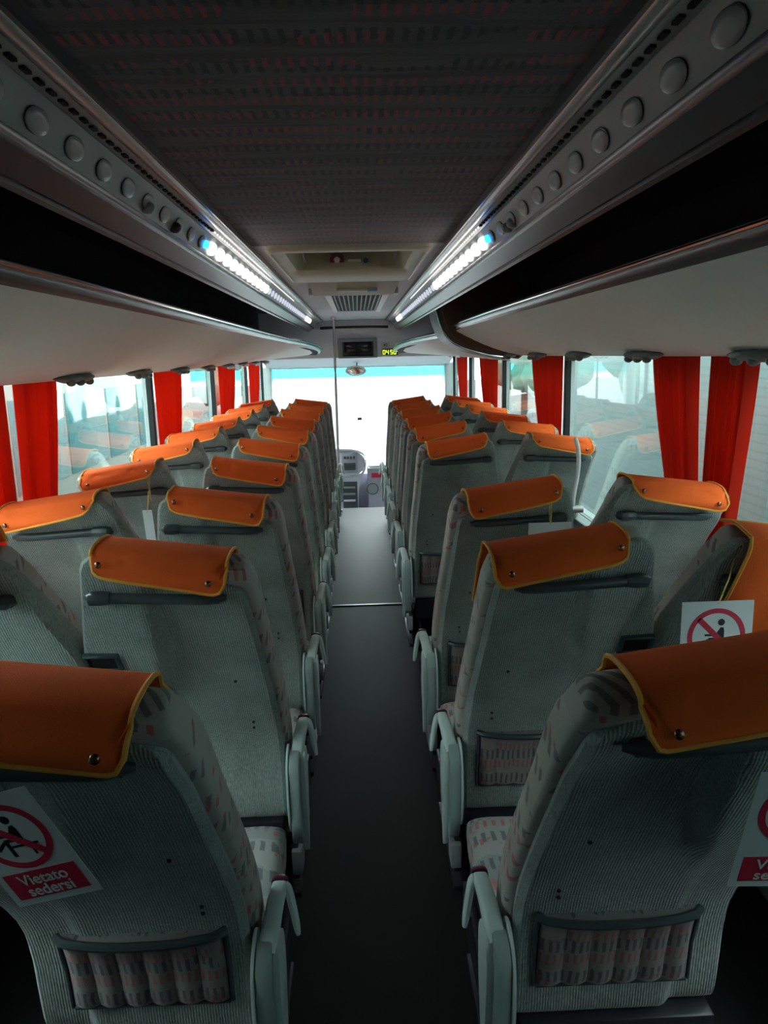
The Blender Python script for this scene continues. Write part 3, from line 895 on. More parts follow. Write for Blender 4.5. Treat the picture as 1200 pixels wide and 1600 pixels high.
# ------------------------------------------------------------------ overhead channels with round lamps
def channel(s, label):
    X = lambda a: CX0 + s * a
    yA, yZ = YB, 10.2
    t = empty('service_channel', (X(.5), (yA + yZ) / 2, 2.2), label, 'overhead light channel', 'overhead service channels')
    L0 = Vector(t.location)
    def sh(bm):
        for v in bm.verts: v.co -= L0
        return bm
    def strip(name, prof, mat, lab=None, y0=yA, y1=yZ):
        bm = bmesh.new(); loft(bm, [[(X(a), y, z) for a, z in prof] for y in (y0, y1)])
        o = obj(name, sh(bm), mat, t)
        if lab: o['label'] = lab
        return o
    strip('edge_trim', [(.396, 2.322), (.410, 2.322), (.412, 2.304), (.400, 2.302)], M['channel_dark'])
    strip('rail', [(.426 + .018 * math.cos(2 * PI * k / 12), 2.309 + .013 * math.sin(2 * PI * k / 12)) for k in range(12)], M['tube'], 'satin metal rail')
    strip('slot_bar', [(.440, 2.325), (.440, 2.302), (.476, 2.299), (.480, 2.325)], M['channel'])
    strip('lamp_panel', [(.476, 2.325), (.476, 2.297), (.483, 2.290), (.493, 2.270), (.503, 2.248), (.515, 2.235), (.53, 2.25), (.53, 2.325)], M['channel'])
    strip('rim', [(.513, 2.242), (.514, 2.224), (.521, 2.216), (.529, 2.221), (.530, 2.25)], M['bin_lip'])
    strip('valance', [(.527, 2.25), (.528, 2.224), (.575, 2.190), (.585, 2.196), (.585, 2.25)], M['channel_dark'])
    strip('lower_rim', [(.580, 2.20), (.582, 2.182), (.592, 2.176), (.602, 2.184), (.600, 2.42), (.585, 2.42)], M['bin_lip'])
    # slots: short dark openings; lit ahead
    bm = bmesh.new(); bl = bmesh.new(); y = .9
    while y < 6.2:
        tgt = bm if y < 2.75 else bl
        xa, xb = sorted((X(.454), X(.463) if y < 2.75 else X(.458))); box(tgt, xa, xb, y, y + (.026 if y < 2.75 else .015), 2.296, 2.3025)
        y += .050
    o = obj('slot_row', sh(bm), M['slot'], t, smooth_on=False); o['kind'] = 'stuff'
    o = obj('slot_row', sh(bl), M['dot_on'], t, smooth_on=False); o['kind'] = 'stuff'; o['label'] = 'row of small lit slots'
    # round lamps, tilted to face down and inward
    nrm = Vector((-s * .026, 0, -.019)).normalized()
    nrm = Vector((-s * .90, 0, -.42)).normalized()
    def disc(r, h, mname, mat):
        bm = bmesh.new(); n = 24
        prof = [(r, -.002), (r, h * .5), (r * .9, h), (r * .5, h * 1.2), (.0005, h * 1.25)]
        e1 = Vector((0, 1, 0)); e2 = nrm.cross(e1).normalized()
        loft(bm, [[nrm * hh + (e1 * math.cos(2 * PI * k / n) + e2 * math.sin(2 * PI * k / n) * .46) * rr for k in range(n)] for rr, hh in prof])
        return mesh_from(bm, mname, mat)
    off = disc(.044, .0025, 'lamp_lens', M['lens']); on = disc(.050, .009, 'lamp_lens', M['lens_on']); dim = disc(.042, .006, 'lamp_lens', M['lens_dim'])
    ring = disc(.047, .0012, 'lamp_ring', M['channel_dark']); blue = disc(.030, .010, 'indicator_lamp', M['blue'])
    y = .87; k = 0
    while y < 9.9:
        me = off
        if 2.85 < y < 4.75 or (8.1 < y < 9.0): me = on
        elif 4.75 <= y <= 8.1: me = dim
        P = Vector((X(.4965), y, 2.263)) - L0
        o = obj('lamp_lens', me, parent=t); o.location = P + nrm * .003
        if y < 2.8:
            o2 = obj('lamp_ring', ring, parent=o); o2.location = (0, 0, 0)
        elif me is on: o['label'] = 'lit round lamp'
        y += .172; k += 1
    o = obj('indicator_lamp', blue, parent=t); o.location = Vector((X(.4965), 2.80, 2.263)) - L0 + nrm * .006; o['label'] = 'lit blue lamp'
    bm = bmesh.new(); ball(bm, (X(.50), 2.38 if s < 0 else 2.50, 2.250), .020, sc=(1, 1.3, .8)); sh(bm)
    obj('reading_spot', bm, M['black_plastic'] if s < 0 else M['lens'], t)
    bm = bmesh.new(); ball(bm, (X(.50), 2.08 if s < 0 else 2.42, 2.252), .020, sc=(1, 1.3, .8)); sh(bm)
    obj('reading_spot', bm, M['lens'], t)
    return t
channel(-1, 'long grey overhead channel with round lamps left of the ceiling panel')
channel(1, 'long grey overhead channel with round lamps right of the ceiling panel')

# ------------------------------------------------------------------ luggage racks
def rack(name, s, ys, label, endcap=None):
    """ys: list of (y, lip_x, lip_z, bottom_x, bottom_z)"""
    t = empty(name, (s * .9, (ys[0][0] + ys[-1][0]) / 2, 1.82), label, 'luggage rack', 'overhead luggage racks')
    L0 = Vector(t.location)
    def mk(nm, profs, mat, lab=None):
        bm = bmesh.new(); loft(bm, profs)
        for v in bm.verts: v.co -= L0
        o = obj(nm, bm, mat, t)
        if lab: o['label'] = lab
        return o
    def shell(f):
        return [[(s * x, y, z) for x, z in f(lx, lz, bx, bz)] for (y, lx, lz, bx, bz) in ys]
    # underside skin: curved from lip down to the wall
    def under(lx, lz, bx, bz):
        pts = []
        for i in range(9):
            u = i / 8; x = lx + .010 + (bx - lx - .01) * u
            z = lz - .055 - (lz - .055 - bz) * (1 - (1 - u) ** 1.6)
            pts.append((x, z))
        return pts + [(bx, bz + .05), (lx + .06, lz - .02), (lx + .03, lz - .02)]
    mk('underside_panel', shell(under), M['bin_skin'], 'pale grey underside panel')
    def lip(lx, lz, bx, bz):
        return [(lx + .012, lz - .056), (lx - .004, lz - .046), (lx - .012, lz - .028), (lx - .010, lz - .012), (lx, lz - .004), (lx + .012, lz), (lx + .026, lz - .004), (lx + .032, lz - .03), (lx + .03, lz - .05)]
    mk('rack_lip', shell(lip), M['bin_lip'], 'glossy graphite lip')
    def rail(lx, lz, bx, bz):
        return [(lx - .012 + .005 * math.cos(2 * PI * k / 8), lz - .020 + .005 * math.sin(2 * PI * k / 8)) for k in range(8)]
    mk('lip_rail', shell(rail), M['chrome'])
    def tray(lx, lz, bx, bz):
        return [(lx + .028, lz - .045), (lx + .06, lz - .075), (bx + .05, bz + .06), (bx + .05, bz + .075), (lx + .065, lz - .06), (lx + .03, lz - .03)]
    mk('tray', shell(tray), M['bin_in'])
    y0, y1 = ys[0][0], ys[-1][0]
    def backw(y): return [(s * 1.262, y, 1.88), (s * 1.262, y, 2.43), (s * .60, y, 2.43), (s * .60, y, 2.415), (s * 1.25, y, 2.415), (s * 1.25, y, 1.88)]
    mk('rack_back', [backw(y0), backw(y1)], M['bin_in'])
    return t, L0, mk
lr = [(-.74, .68, 2.075, 1.22, 1.80), (2.0, .68, 2.075, 1.22, 1.80), (4.0, .68, 2.07, 1.22, 1.80), (6.0, .68, 2.065, 1.22, 1.80), (7.2, .64, 2.055, 1.22, 1.81), (8.3, .57, 2.045, 1.22, 1.82), (9.3, .49, 2.02, 1.22, 1.83), (9.8, .45, 1.99, 1.22, 1.84), (10.05, .47, 1.96, 1.22, 1.85)]
rack('luggage_rack', -1, lr, 'long open luggage rack above the left windows')
rr = [(-.74, .68, 2.095, 1.22, 1.84), (2.0, .68, 2.095, 1.22, 1.84), (4.0, .68, 2.095, 1.22, 1.84), (5.2, .68, 2.09, 1.22, 1.84), (5.62, .69, 2.085, 1.22, 1.84), (5.72, .72, 2.07, 1.22, 1.85)]
t, L0, mk = rack('luggage_rack', 1, rr, 'open luggage rack above the near right windows, ending in a dark rounded panel')
# end panel: C-shaped surround
def endp(y, g=0.0):
    o = [(.575, 2.43), (.555, 2.30), (.560, 2.20), (.575, 2.12), (.60, 2.05), (.625, 2.00), (.67, 1.95), (.75, 1.905), (.88, 1.865), (1.02, 1.835), (1.255, 1.812), (1.255, 2.43)]
    o = chaikin(o, 2, True)
    cx, cz = 1.0, 2.2
    return [(cx + (x - cx) * (1 - g), y, cz + (z - cz) * (1 - g)) for x, z in o]
mk('end_panel', [endp(5.70), endp(5.71, -.0), endp(6.25, 0), endp(6.27, .03)], M['end_cap'], 'dark grey rounded end panel')
mk('end_lining', [endp(5.67, .10), endp(5.69, .09)], M['bin_brown'], 'brown lining inside the rack end')
pts = [Vector((x, 5.70, z)) - L0 for x, _, z in endp(5.70, .012)]
bm = bmesh.new(); tube(bm, pts, .007, n=6, closed=True); obj('end_trim', bm, M['chrome'], t)
rf = [(6.3, .66, 2.05, 1.22, 1.80), (7.2, .63, 2.05, 1.22, 1.81), (8.3, .57, 2.045, 1.22, 1.82), (9.3, .49, 2.02, 1.22, 1.83), (9.8, .45, 1.99, 1.22, 1.84), (10.05, .47, 1.96, 1.22, 1.85)]
rack('luggage_rack', 1, rf, 'short tapering luggage rack above the front right seats')

# ------------------------------------------------------------------ service units under the racks
def service_unit(s, y, z, label, near):
    t = empty('reading_light_unit', (s * 1.10, y, z - .07), label, 'reading light unit', 'reading light units under the racks')
    rnd = random.Random(int(y * 100) + s)
    bm = bmesh.new()
    loops = []
    for i in range(15):
        u = i / 14; yy = -.17 + .34 * u; e = math.sin(PI * u) ** .35 if 0 < u < 1 else .15
        L = []
        for k in range(14):
            a = 2 * PI * k / 14
            w = .045 * e * (1 + .10 * rnd.uniform(-1, 1)); h = .018 * e * (1 + .22 * rnd.uniform(-1, 1))
            L.append((w * math.cos(a), yy, .068 + h * math.sin(a)))
        loops.append(L)
    loft(bm, loops)
    obj('housing', bm, M['crumple'], t)
    for q, yy in enumerate((-.10, 0, .10)):
        bm = bmesh.new(); ball(bm, (-s * .02, yy, .052), .018, sc=(1, 1, .8))
        obj('reading_lamp' if q != 1 else 'air_nozzle', bm, M['crumple'] if near else M['chrome'], t)
for s, base, side in ((-1, 1.80, 'left'), (1, 1.835, 'right')):
    for i in range(10):
        y = 2.13 + .90 * i
        if y > 9.6: break
        lab = '%s small lumpy grey light unit under the %s luggage rack, counted from the camera' % (ordn[i], side)
        service_unit(s, y, base + (0.015 if i < 6 else .02), lab, y < 6)

# ------------------------------------------------------------------ curtains
def curtain(s, y0t, y1t, y0b, y1b, label, folds=5, z1=1.85, z0=.96):
    folds = folds + 3; n, m = folds * 10, 16
    yc = (y0t + y1t) / 2
    bm = bmesh.new(); rows = []
    for j in range(m + 1):
        v = j / m; z = z1 - (z1 - z0) * v
        k = smooth(0, 1, v) * .5 + v * .5
        a = y0t + (y0b - y0t) * k; c = y1t + (y1b - y1t) * k
        L = []
        for i in range(n + 1):
            u = i / n
            amp = .015 + .004 * math.sin(u * 11 + s)
            L.append((s * (1.240 + amp * math.cos(u * folds * 2 * PI + .5 * math.sin(v * 2 + u * 5))), a + (c - a) * (u + .012 * math.sin(u * 20)), z))
        rows.append(L)
    V = [[bm.verts.new(p) for p in L] for L in rows]
    for j in range(m):
        for i in range(n): bm.faces.new((V[j][i], V[j][i + 1], V[j + 1][i + 1], V[j + 1][i]))
    bmesh.ops.recalc_face_normals(bm, faces=bm.faces)
    bmesh.ops.solidify(bm, geom=bm.faces[:], thickness=.002)
    for v in bm.verts: v.co -= Vector((s * 1.240, yc, z0))
    o = obj('window_curtain', bm, M['curtain']); o.location = (s * 1.240, yc, z0)
    tag(o, label, 'curtain', 'red window curtains')
    bm = bmesh.new(); box(bm, s * 1.250 - .006 - s * 1.240, s * 1.250 + .006 - s * 1.240, y0t - yc - .03, y1t - yc + .03, z1 - z0 - .004, z1 - z0 + .012)
    obj('curtain_track', bm, M['channel_dark'], o)
curtain(1, 2.87, 3.28, 2.78, 2.95, 'red curtain by the right windows, on the far side of the nearest pillar', 5)
curtain(1, 2.43, 2.73, 2.55, 2.75, 'nearest red curtain at the right, in front of the pillar at the picture edge', 5)
curtain(1, 4.8, 5.59, 4.8, 5.16, 'red curtain by the right windows, above the seat beside the white upright rail', 4)
curtain(1, 7.04, 7.99, 7.04, 7.48, 'red curtain by the right windows, second from the windscreen', 4)
curtain(1, 8.99, 9.77, 8.99, 9.33, 'red curtain nearest the windscreen on the right side', 3)
curtain(-1, 2.83, 3.2, 2.78, 2.99, 'broad red curtain near the left edge, on the far side of the dark pillar', 4)
curtain(-1, 2.34, 2.72, 2.46, 2.7, 'red curtain cut off by the left edge of the picture', 4)
curtain(-1, 4.78, 5.47, 4.8, 5.2, 'red curtain at the second pillar along the left windows', 4)
curtain(-1, 6.99, 7.88, 6.99, 7.43, 'red curtain at the third pillar along the left windows', 4)
curtain(-1, 8.94, 9.84, 8.94, 9.38, 'red curtain nearest the windscreen on the left side', 3)

# ------------------------------------------------------------------ ceiling hatch, vent plate, monitor, clock, mirror
t = empty('roof_hatch', (CX0 - .015, 4.05, 2.20), 'cream plastic roof escape hatch in the middle of the ceiling', 'roof hatch')
L0 = Vector(t.location)
def mk(nm, bm, mat, par, lab=None, sm=True):
    for v in bm.verts: v.co -= L0
    o = obj(nm, bm, mat, par, sm)
    if lab: o['label'] = lab
    return o
def ring_loop(x0, x1, y0, y1, z, r=.05, n=5):
    pts = []
    for cx, cy, a0 in ((x1 - r, y1 - r, 0), (x0 + r, y1 - r, PI / 2), (x0 + r, y0 + r, PI), (x1 - r, y0 + r, 1.5 * PI)):
        for k in range(n + 1):
            a = a0 + PI / 2 * k / n; pts.append((cx + r * math.cos(a), cy + r * math.sin(a), z))
    return pts
hx0, hx1 = -.385, .310
def rr_(x0, x1, y0, y1, z): return ring_loop(x0, x1, y0, y1, z, .04)
bm = bmesh.new()
loft(bm, [rr_(hx0, hx1, 3.30, 4.76, 2.322), rr_(hx0, hx1, 3.30, 4.76, 2.306), rr_(hx0 + .02, hx1 - .02, 3.32, 4.74, 2.300),
          rr_(hx0 + .05, hx1 - .05, 3.40, 4.22, 2.300), rr_(hx0 + .07, hx1 - .07, 3.43, 4.19, 2.312), rr_(hx0 + .085, hx1 - .085, 3.46, 4.26, 2.43)], cap=False)
mk('hatch_frame', bm, M['cream'], t)
bm = bmesh.new(); box(bm, hx0 + .06, hx1 - .06, 3.42, 4.29, 2.425, 2.445, .004); mk('hatch_lid', bm, M['cream'], t)
# slightly sloping far wall of the recess faces the rear of the coach and carries label, latch and handle plate
fy = lambda z: 4.19 + (z - 2.312) * .59
bm = bmesh.new(); loft(bm, [[(-.165, fy(2.32) - .010, 2.325), (.125, fy(2.32) - .010, 2.325), (.125, fy(2.42) - .010, 2.405), (-.165, fy(2.42) - .010, 2.405)], [(-.165, fy(2.32) + .02, 2.325), (.125, fy(2.32) + .02, 2.325), (.125, fy(2.42) + .02, 2.405), (-.165, fy(2.42) + .02, 2.405)]]); mk('handle_plate', bm, M['cream'], t)
bm = bmesh.new(); cyl(bm, (-.105, fy(2.365) - .012, 2.365), (-.105, fy(2.365) - .022, 2.362), .038, 24); mk('round_label', bm, M['red_label'], t, 'dark red round emergency label')
bm = bmesh.new(); cyl(bm, (-.105, fy(2.365) - .02, 2.365), (-.105, fy(2.365) - .026, 2.362), .018, 5); mk('label_star', bm, M['cream'], t)
bm = bmesh.new(); cyl(bm, (.045, fy(2.36), 2.36), (.045, fy(2.36) - .04, 2.355), .014, 14); mk('latch_knob', bm, M['dark_plastic'], t)
bm = bmesh.new(); box(bm, -.05, .02, fy(2.36) - .03, fy(2.36), 2.352, 2.366, .004); mk('latch_handle', bm, M['cream'], t)
for x, sx in ((hx0 + .10, 1), (hx1 - .10, -1)):
    bm = bmesh.new(); tube(bm, chaikin([(x - sx * .01, 3.62, 2.415), (x, 3.72, 2.40), (x + sx * .02, 3.85, 2.375), (x + sx * .022, 4.05, 2.345)], 2), .008, n=6)
    mk('hinge_arm', bm, M['dark_plastic'], t)
for sx in (hx0 + .014, hx1 - .014):
    bm = bmesh.new(); box(bm, sx - .005, sx + .005, 3.45, 4.62, 2.294, 2.302, .003); mk('side_seal', bm, M['white_plastic'], t)

t = empty('vent_plate', (CX0, 5.3, 2.26), 'cream and white ceiling box with a dark slatted air grille ahead of the hatch', 'ceiling vent')
L0 = Vector(t.location)
bm = bmesh.new(); loft(bm, [[(-.31, 4.80, 2.32), (.26, 4.80, 2.32), (.26, 5.30, 2.32), (-.31, 5.30, 2.32)], [(-.29, 4.98, 2.285), (.24, 4.98, 2.285), (.24, 5.28, 2.262), (-.29, 5.28, 2.262)]])
mk('vent_box', bm, M['cream'], t)
bm = bmesh.new(); box(bm, -.13, .06, 5.0, 5.12, 2.270, 2.282, .004); mk('handle_recess', bm, M['cream'], t)
bm = bmesh.new(); box(bm, .065, .125, 4.99, 5.12, 2.266, 2.282, .003); mk('blue_sticker', bm, M['blue_label'], t, 'pale blue square sticker')
bm = bmesh.new(); box(bm, -.325, .275, 5.30, 5.40, 2.270, 2.312, .008); box(bm, -.325, -.30, 5.30, 5.62, 2.29, 2.312, .006); box(bm, .25, .275, 5.30, 5.62, 2.29, 2.312, .006)
mk('plate_lip', bm, M['white_plastic'], t)
bm = bmesh.new(); box(bm, -.24, -.19, 5.42, 8.1, 2.302, 2.318, .006); box(bm, .185, .235, 5.42, 8.1, 2.302, 2.318, .006)
mk('grille_frame', bm, M['white_plastic'], t)
bm = bmesh.new(); box(bm, -.19, .185, 5.42, 8.05, 2.312, 2.319); mk('grille_backing', bm, M['slot'], t)
bm = bmesh.new()
for k in range(11):
    x = -.172 + .0345 * k; box(bm, x - .004, x + .004, 5.42, 8.05, 2.304, 2.314)
mk('grille_slats', bm, M['black_plastic'], t)

t = empty('monitor', (.005, 10.24, 1.83), 'small dark monitor set in the grey panel above the windscreen', 'monitor')
L0 = Vector(t.location)
bm = bmesh.new()
box(bm, -.255, .255, 10.20, 10.285, 2.045, 2.09, .01); box(bm, -.255, .255, 10.20, 10.285, 1.835, 1.86, .008)
box(bm, -.255, -.195, 10.20, 10.285, 1.85, 2.06, .01); box(bm, .205, .255, 10.20, 10.285, 1.85, 2.06, .01)
mk('monitor_frame', bm, M['channel'], t)
bm = bmesh.new(); box(bm, -.20, .21, 10.262, 10.284, 1.855, 2.05, .004); mk('bezel', bm, M['channel_dark'], t)
bm = bmesh.new(); box(bm, -.175, .185, 10.252, 10.262, 1.865, 2.04, .006); mk('monitor_screen', bm, M['screen'], t)
t = empty('digital_clock', (.42, 10.25, 1.86), 'digital clock with lime green digits right of the monitor', 'clock')
L0 = Vector(t.location)
bm = bmesh.new(); box(bm, .315, .525, 10.245, 10.282, 1.862, 1.945, .008); mk('clock_case', bm, M['clockface'], t)
seg = {'a': (0, 2, 1, 2), 'b': (1, 1, 1, 2), 'c': (1, 0, 1, 1), 'd': (0, 0, 1, 0), 'e': (0, 0, 0, 1), 'f': (0, 1, 0, 2), 'g': (0, 1, 1, 1)}
dig = {'0': 'abcdef', '4': 'bcfg', '9': 'abcdfg', '5': 'acdfg', '8': 'abcdefg', '3': 'abcdg'}
bm = bmesh.new()
for ch, px in zip('0450', (.330, .374, .428, .472)):
    for k in dig[ch]:
        a, b_, c, d = seg[k]; w, h = .026, .024
        x0, x1 = px + a * w, px + c * w; z0, z1 = 1.878 + b_ * h, 1.878 + d * h
        box(bm, x0 - .0035, x1 + .0035, 10.240, 10.246, z0 - .0035, z1 + .0035)
mk('digits', bm, M['digit'], t, sm=False)
t = empty('number_label', (.365, 10.27, 1.955), 'small white label printed with two dark characters above the clock', 'label')
L0 = Vector(t.location)
bm = bmesh.new(); box(bm, .305, .425, 10.268, 10.279, 1.955, 2.03, .003); mk('label_plate', bm, M['white_plastic'], t)
l = obj('lettering', text_mesh('43', .055, M['sign_black'], 'lettering'), parent=t); l.location = Vector((.365, 10.266, 1.992)) - L0; l.rotation_euler = (PI / 2, 0, 0)

# black gap between header and ceiling
b = bmesh.new(); tube(b, [(CX0 - .44, 10.24, 2.225), (CX0 - .2, 10.22, 2.235), (CX0 + .2, 10.22, 2.235), (CX0 + .44, 10.24, 2.225)], .018, n=6)
struct('trim_6', b, M['black_plastic'])
b = bmesh.new(); box(b, CX0 - .45, CX0 + .45, 10.2, 10.30, 2.245, 2.33, .01)
struct('trim_7', b, M['grey_ceiling'])

t = empty('interior_mirror', (-.02, 10.7, 1.58), 'chrome rear-view mirror hanging at the top of the windscreen', 'mirror')
L0 = Vector(t.location)
bm = bmesh.new()
loft(bm, [[(-.035 + rx * math.cos(2 * PI * k / 28), 10.62 + dy, 1.665 + rz * math.sin(2 * PI * k / 28)) for k in range(28)] for dy, rx, rz in ((-.01, .12, .052), (0, .145, .070), (.03, .145, .070), (.06, .08, .035))])
mk('mirror_body', bm, M['white_plastic'], t)
bm = bmesh.new(); loft(bm, [[(-.035 + rx * math.cos(2 * PI * k / 28), 10.606 + dy, 1.665 + rz * math.sin(2 * PI * k / 28)) for k in range(28)] for dy, rx, rz in ((0, .11, .046), (.005, .118, .05))]); mk('mirror_glass', bm, M['chrome'], t)
bm = bmesh.new(); tube(bm, [(-.02, 10.66, 1.70), (-.015, 10.66, 1.80), (-.015, 10.70, 1.86)], .008, n=6); mk('mirror_arm', bm, M['black_plastic'], t)

# windscreen sticker, seen as a small dark rectangle low in the glass
bm = bmesh.new(); box(bm, -.03, .03, 0, .004, -.018, .018)
o = obj('windscreen_sticker', bm, M['dash_dark'], smooth_on=False); o.location = (.0, 10.981, .985)
tag(o, 'small dark rectangular sticker in the middle of the windscreen', 'sticker')

# ------------------------------------------------------------------ rails
t = empty('grab_pole', (-.275, 9.25, 0), 'white upright grab pole left of the aisle near the windscreen', 'pole')
bm = bmesh.new(); tube(bm, [(0, 0, 0), (0, 0, .8), (.002, 0, 2.31)], .0155, n=12); obj('pole', bm, M['tube'], t)
bm = bmesh.new(); cyl(bm, (0, 0, 2.29), (0, 0, 2.315), .03, 14); cyl(bm, (0, 0, 0), (0, 0, .02), .03, 14); obj('pole_flange', bm, M['white_plastic'], t)

t = empty('stairwell_rail', (.45, 3.95, 0), 'curved black rail at the middle stairwell right of the aisle', 'handrail')
bm = bmesh.new()
tube(bm, chaikin([(.16, -.10, 1.03), (.09, -.08, 1.02), (.00, -.02, .94), (-.045, 0, .80), (-.05, 0, .60)], 3), .017, n=10)
obj('rail', bm, M['black_plastic'], t)
bm = bmesh.new(); cyl(bm, (-.05, 0, .56), (-.05, 0, .61), .020, 12); obj('collar', bm, M['foot'], t)
bm = bmesh.new(); cyl(bm, (-.05, 0, .0), (-.05, 0, .57), .010, 10); obj('post', bm, M['base'], t)
bm = bmesh.new(); box(bm, .0, .55, .10, .12, PLAT, .60, .008); obj('partition', bm, M['base'], t)

t = empty('window_side_rail', (1.04, 3.70, PLAT), 'white upright rail by the right windows beside the stairwell', 'handrail')
bm = bmesh.new(); tube(bm, chaikin([(0, .02, 1.35), (.012, 0, 1.30), (.012, -.01, 1.20), (-.008, -.01, 1.08), (-.01, 0, 1.02)], 2), .011, n=10)
obj('rail', bm, M['white_plastic'], t)
bm = bmesh.new(); tube(bm, [(-.10, 0, 1.0), (.04, 0, 1.0)], .019, n=12); obj('cross_bar', bm, M['tube'], t)
bm = bmesh.new(); tube(bm, [(-.03, 0, 0), (-.03, 0, 1.0)], .025, n=12); obj('post', bm, M['black_plastic'], t)

# ------------------------------------------------------------------ dashboard
t = empty('dashboard', (-.2, 10.55, -.42), 'grey driver console with radio and open shelves left of the front aisle', 'dashboard')
L0 = Vector(t.location)
bm = bmesh.new()
out = chaikin([(-.62, .60), (-.30, .64), (-.06, .62), (.05, .56), (.075, .44), (.05, .30), (-.02, .22), (-.05, .0), (-.05, -.42), (-.62, -.42)], 2, True)
extrude_poly(bm, out, 'y', 10.40, 10.85); bevel_all(bm, .01, 2, 50)
mk('console_body', bm, M['grey_ceiling'], t)
bm = bmesh.new(); tube(bm, [(x, 10.395, z) for x, z in chaikin([(-.30, .60), (-.06, .585), (.035, .53), (.05, .43), (.02, .30), (-.10, .255), (-.28, .25)], 2)], .012, n=8); mk('console_trim', bm, M['chrome'], t)
bm = bmesh.new(); box(bm, -.26, -.05, 10.385, 10.41, .30, .58, .006); mk('radio_panel', bm, M['dash'], t)
bm = bmesh.new(); box(bm, -.235, -.075, 10.375, 10.39, .34, .44, .004); mk('radio_screen', bm, M['dash_dark'], t)
bm = bmesh.new()
for k in range(4): box(bm, -.232 + k * .042, -.206 + k * .042, 10.372, 10.39, .495, .53, .003)
mk('radio_buttons', bm, M['dash_dark'], t)
bm = bmesh.new(); box(bm, -.26, -.06, 10.385, 10.41, -.30, .18, .006); mk('shelf_recess', bm, M['dash_dark'], t)
for z in (.10, .01, -.08):
    bm = bmesh.new(); box(bm, -.25, -.09, 10.36, 10.40, z - .012, z + .012, .004); mk('shelf', bm, M['white_plastic'] if z < 0 else M['channel'], t)
t = empty('engine_cowl', (.25, 10.6, -.42), 'lilac grey front cowl with a round opening right of the console', 'cowl')
L0 = Vector(t.location)
bm = bmesh.new(); extrude_poly(bm, [(.085, -.42), (.085, .31), (.12, .38), (1.15, .42), (1.15, -.42)], 'y', 10.46, 10.92); bevel_all(bm, .02, 2, 40)
mk('cowl_body', bm, M['dash'], t)
bm = bmesh.new(); cyl(bm, (.15, 10.465, .06), (.15, 10.45, .06), .075, 24); mk('round_grille', bm, M['channel'], t)
bm = bmesh.new(); tube(bm, [(.15 + .075 * math.cos(2 * PI * k / 24), 10.452, .06 + .075 * math.sin(2 * PI * k / 24)) for k in range(24)], .006, n=6, closed=True); mk('grille_ring', bm, M['dash_dark'], t)
bm = bmesh.new(); box(bm, .09, .55, 10.44, 10.47, .33, .355, .006); mk('cowl_strip', bm, M['threshold'], t)
bm = bmesh.new(); box(bm, .14, .36, 10.44, 10.47, .22, .28, .006); mk('red_strip', bm, M['sign_red'], t, 'dull red strip')

# ------------------------------------------------------------------ outside
def shutter_mat():
    m, nt, bb = new_mat('teal_ribbed_shutter')
    tc = N(nt, 'ShaderNodeTexCoord'); sp = N(nt, 'ShaderNodeSeparateXYZ'); nt.links.new(tc.outputs['Object'], sp.inputs[0])
    f = math_n(nt, 'FRACT', math_n(nt, 'ADD', math_n(nt, 'DIVIDE', sp.outputs['Z'], .075), 40.0))
    g = math_n(nt, 'LESS_THAN', f, .22)
    nz = N(nt, 'ShaderNodeTexNoise', Scale=1.4, Detail=3.0); nt.links.new(tc.outputs['Object'], nz.inputs['Vector'])
    c = mix_n(nt, nz.outputs['Fac'], (.095, .140, .137), (.125, .175, .172))
    nt.links.new(mix_n(nt, math_n(nt, 'MULTIPLY', g, .45), c, (.05, .085, .088)), bb.inputs['Base Color'])
    bb.inputs['Roughness'].default_value = .5
    return m
GZ = -1.25
b = bmesh.new(); box(b, -60, 60, -40, 90, GZ - .1, GZ)
o = struct('ground', b, M['asphalt'])
t = empty('roller_shutter_building', (3.5, 4.5, GZ), 'teal building front with a ribbed roller shutter outside the right windows', 'building')
bm = bmesh.new(); box(bm, -.2, 4, -9.5, 7.9, 0, 4.3); obj('building_wall', bm, shutter_mat(), t, smooth_on=False)
bm = bmesh.new(); box(bm, -.45, 4.1, -9.6, 8.0, 4.3, 4.6); obj('eaves', bm, M['pillar'], t, smooth_on=False)
bm = bmesh.new(); box(bm, -.26, -.2, 7.7, 7.9, 0, 4.3); obj('corner_post', bm, M['white_plastic'], t, smooth_on=False)

def coach(loc, L, col, label):
    t = empty('parked_coach', loc, label, 'coach', 'parked coaches')
    bm = bmesh.new(); box(bm, -2.4, 0, 0, L, .35, 3.4, .12, 4); obj('body', bm, col, t)
    m = mottled('coach_side_glass', (.06, .16, .17), .08, .1, 2)
    k = 0; y = .5
    while y + 1.5 < L:
        bm = bmesh.new(); box(bm, -.02, .012, y, y + 1.45, 1.75, 2.75, .01); obj('side_window', bm, m, t); y += 1.55
    bm = bmesh.new(); box(bm, -.02, .010, .3, L - .3, 1.30, 1.42); obj('red_stripe', bm, M['sign_red'], t, smooth_on=False)
    for y in (2.2, L - 2.6):
        bm = bmesh.new(); cyl(bm, (-.3, y, .48), (.02, y, .48), .48, 24); w = obj('wheel', bm, M['black_plastic'], t)
        bm = bmesh.new(); cyl(bm, (.015, y, .48), (.04, y, .48), .25, 20); obj('hub_cap', bm, M['foot'], w)
coach((-3.6, 6.0, GZ), 11.0, mottled('cream_coach_paint', (.19, .185, .16), .3, .05, 2), 'cream coach parked outside the left windows')
t = empty('pale_building', (-5.0, 1.2, GZ), 'pale teal building outside the near left windows', 'building')
bm = bmesh.new(); box(bm, -4, 0, -8, 3.2, 0, 4.4); obj('building_wall', bm, mottled('pale_teal_render', (.13, .18, .175), .8, .08, 1), t, smooth_on=False)
for y in (-4.2, -1.2, 1.2):
    bm = bmesh.new(); box(bm, -.02, .03, y, y + 1.3, 1.6, 3.3, .01); obj('building_window', bm, mottled('building_glass', (.07, .15, .16), .1, .1, 2), t)

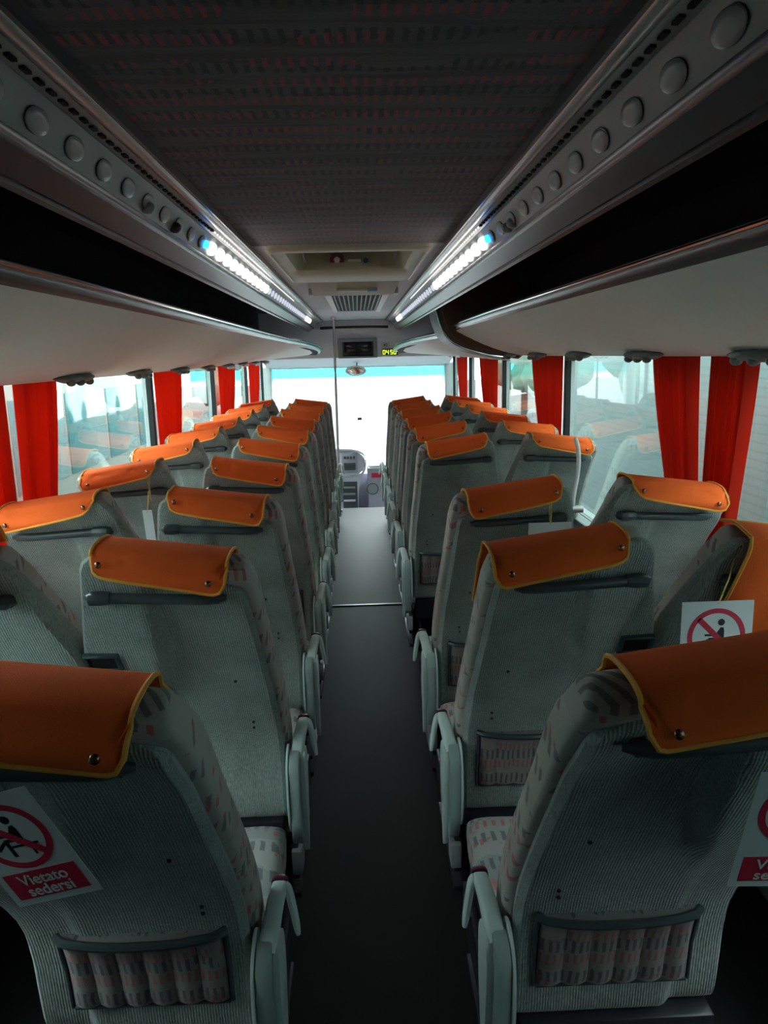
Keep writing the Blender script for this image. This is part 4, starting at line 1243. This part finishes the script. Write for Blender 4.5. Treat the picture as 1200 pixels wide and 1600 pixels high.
tree_m = mottled('far_tree_leaves', (.10, .13, .10), .9, .4, 3, bump=.5, bscale=6)
for i, (x, y, r) in enumerate([(11, 27, 2.2), (17, 31, 2.8), (8.2, 38, 2.4), (-11, 36, 2.6), (-18, 30, 3.0), (-8.5, 46, 2.4)]):
    t = empty('far_tree', (x, y, GZ), 'dark bushy tree far beyond the %s windows' % ('right' if x > 0 else 'left'), 'tree', 'trees outside the %s windows' % ('right' if x > 0 else 'left'))
    rnd = random.Random(i)
    bm = bmesh.new()
    for k in range(9):
        ball(bm, (rnd.uniform(-.6, .6) * r, rnd.uniform(-.6, .6) * r, r * .95 + rnd.uniform(-.25, .5) * r), r * rnd.uniform(.35, .55), 12, 8)
    for v in bm.verts: v.co += Vector((rnd.uniform(-1, 1), rnd.uniform(-1, 1), rnd.uniform(-1, 1))) * .10 * r * .6
    obj('crown', bm, tree_m, t)
    bm = bmesh.new(); cyl(bm, (0, 0, 0), (0, 0, r * .9), .14 * r * .5, 10); obj('trunk', bm, mottled('bark', (.08, .06, .05), .9), t)

# ------------------------------------------------------------------ light
w = D.worlds.new('overcast_sky'); bpy.context.scene.world = w; w.use_nodes = True
bg = w.node_tree.nodes['Background']; bg.inputs[0].default_value = (.93, .98, 1.0, 1); bg.inputs[1].default_value = 6.0

# ------------------------------------------------------------------ camera
cam = D.cameras.new('camera'); co = D.objects.new('camera', cam); COL.objects.link(co)
cam.sensor_fit = 'VERTICAL'; cam.sensor_height = 36; cam.sensor_width = 27; cam.lens = 27
cam.clip_start = .05; cam.clip_end = 300
R = Matrix(((0.9991099, 0.0299733, -0.02968189), (-0.03508744, 0.19991682, -0.97918442), (-0.02341548, 0.97935431, 0.20079056)))
co.matrix_world = Matrix.Translation((-.018, 0, 1.873)) @ R.to_4x4()
sc = bpy.context.scene; sc.camera = co
sc.view_settings.view_transform = 'Standard'; sc.view_settings.look = 'None'
sc.view_settings.gamma = 1; sc.view_settings.use_curve_mapping = False
sc.view_settings.exposure = 1.1
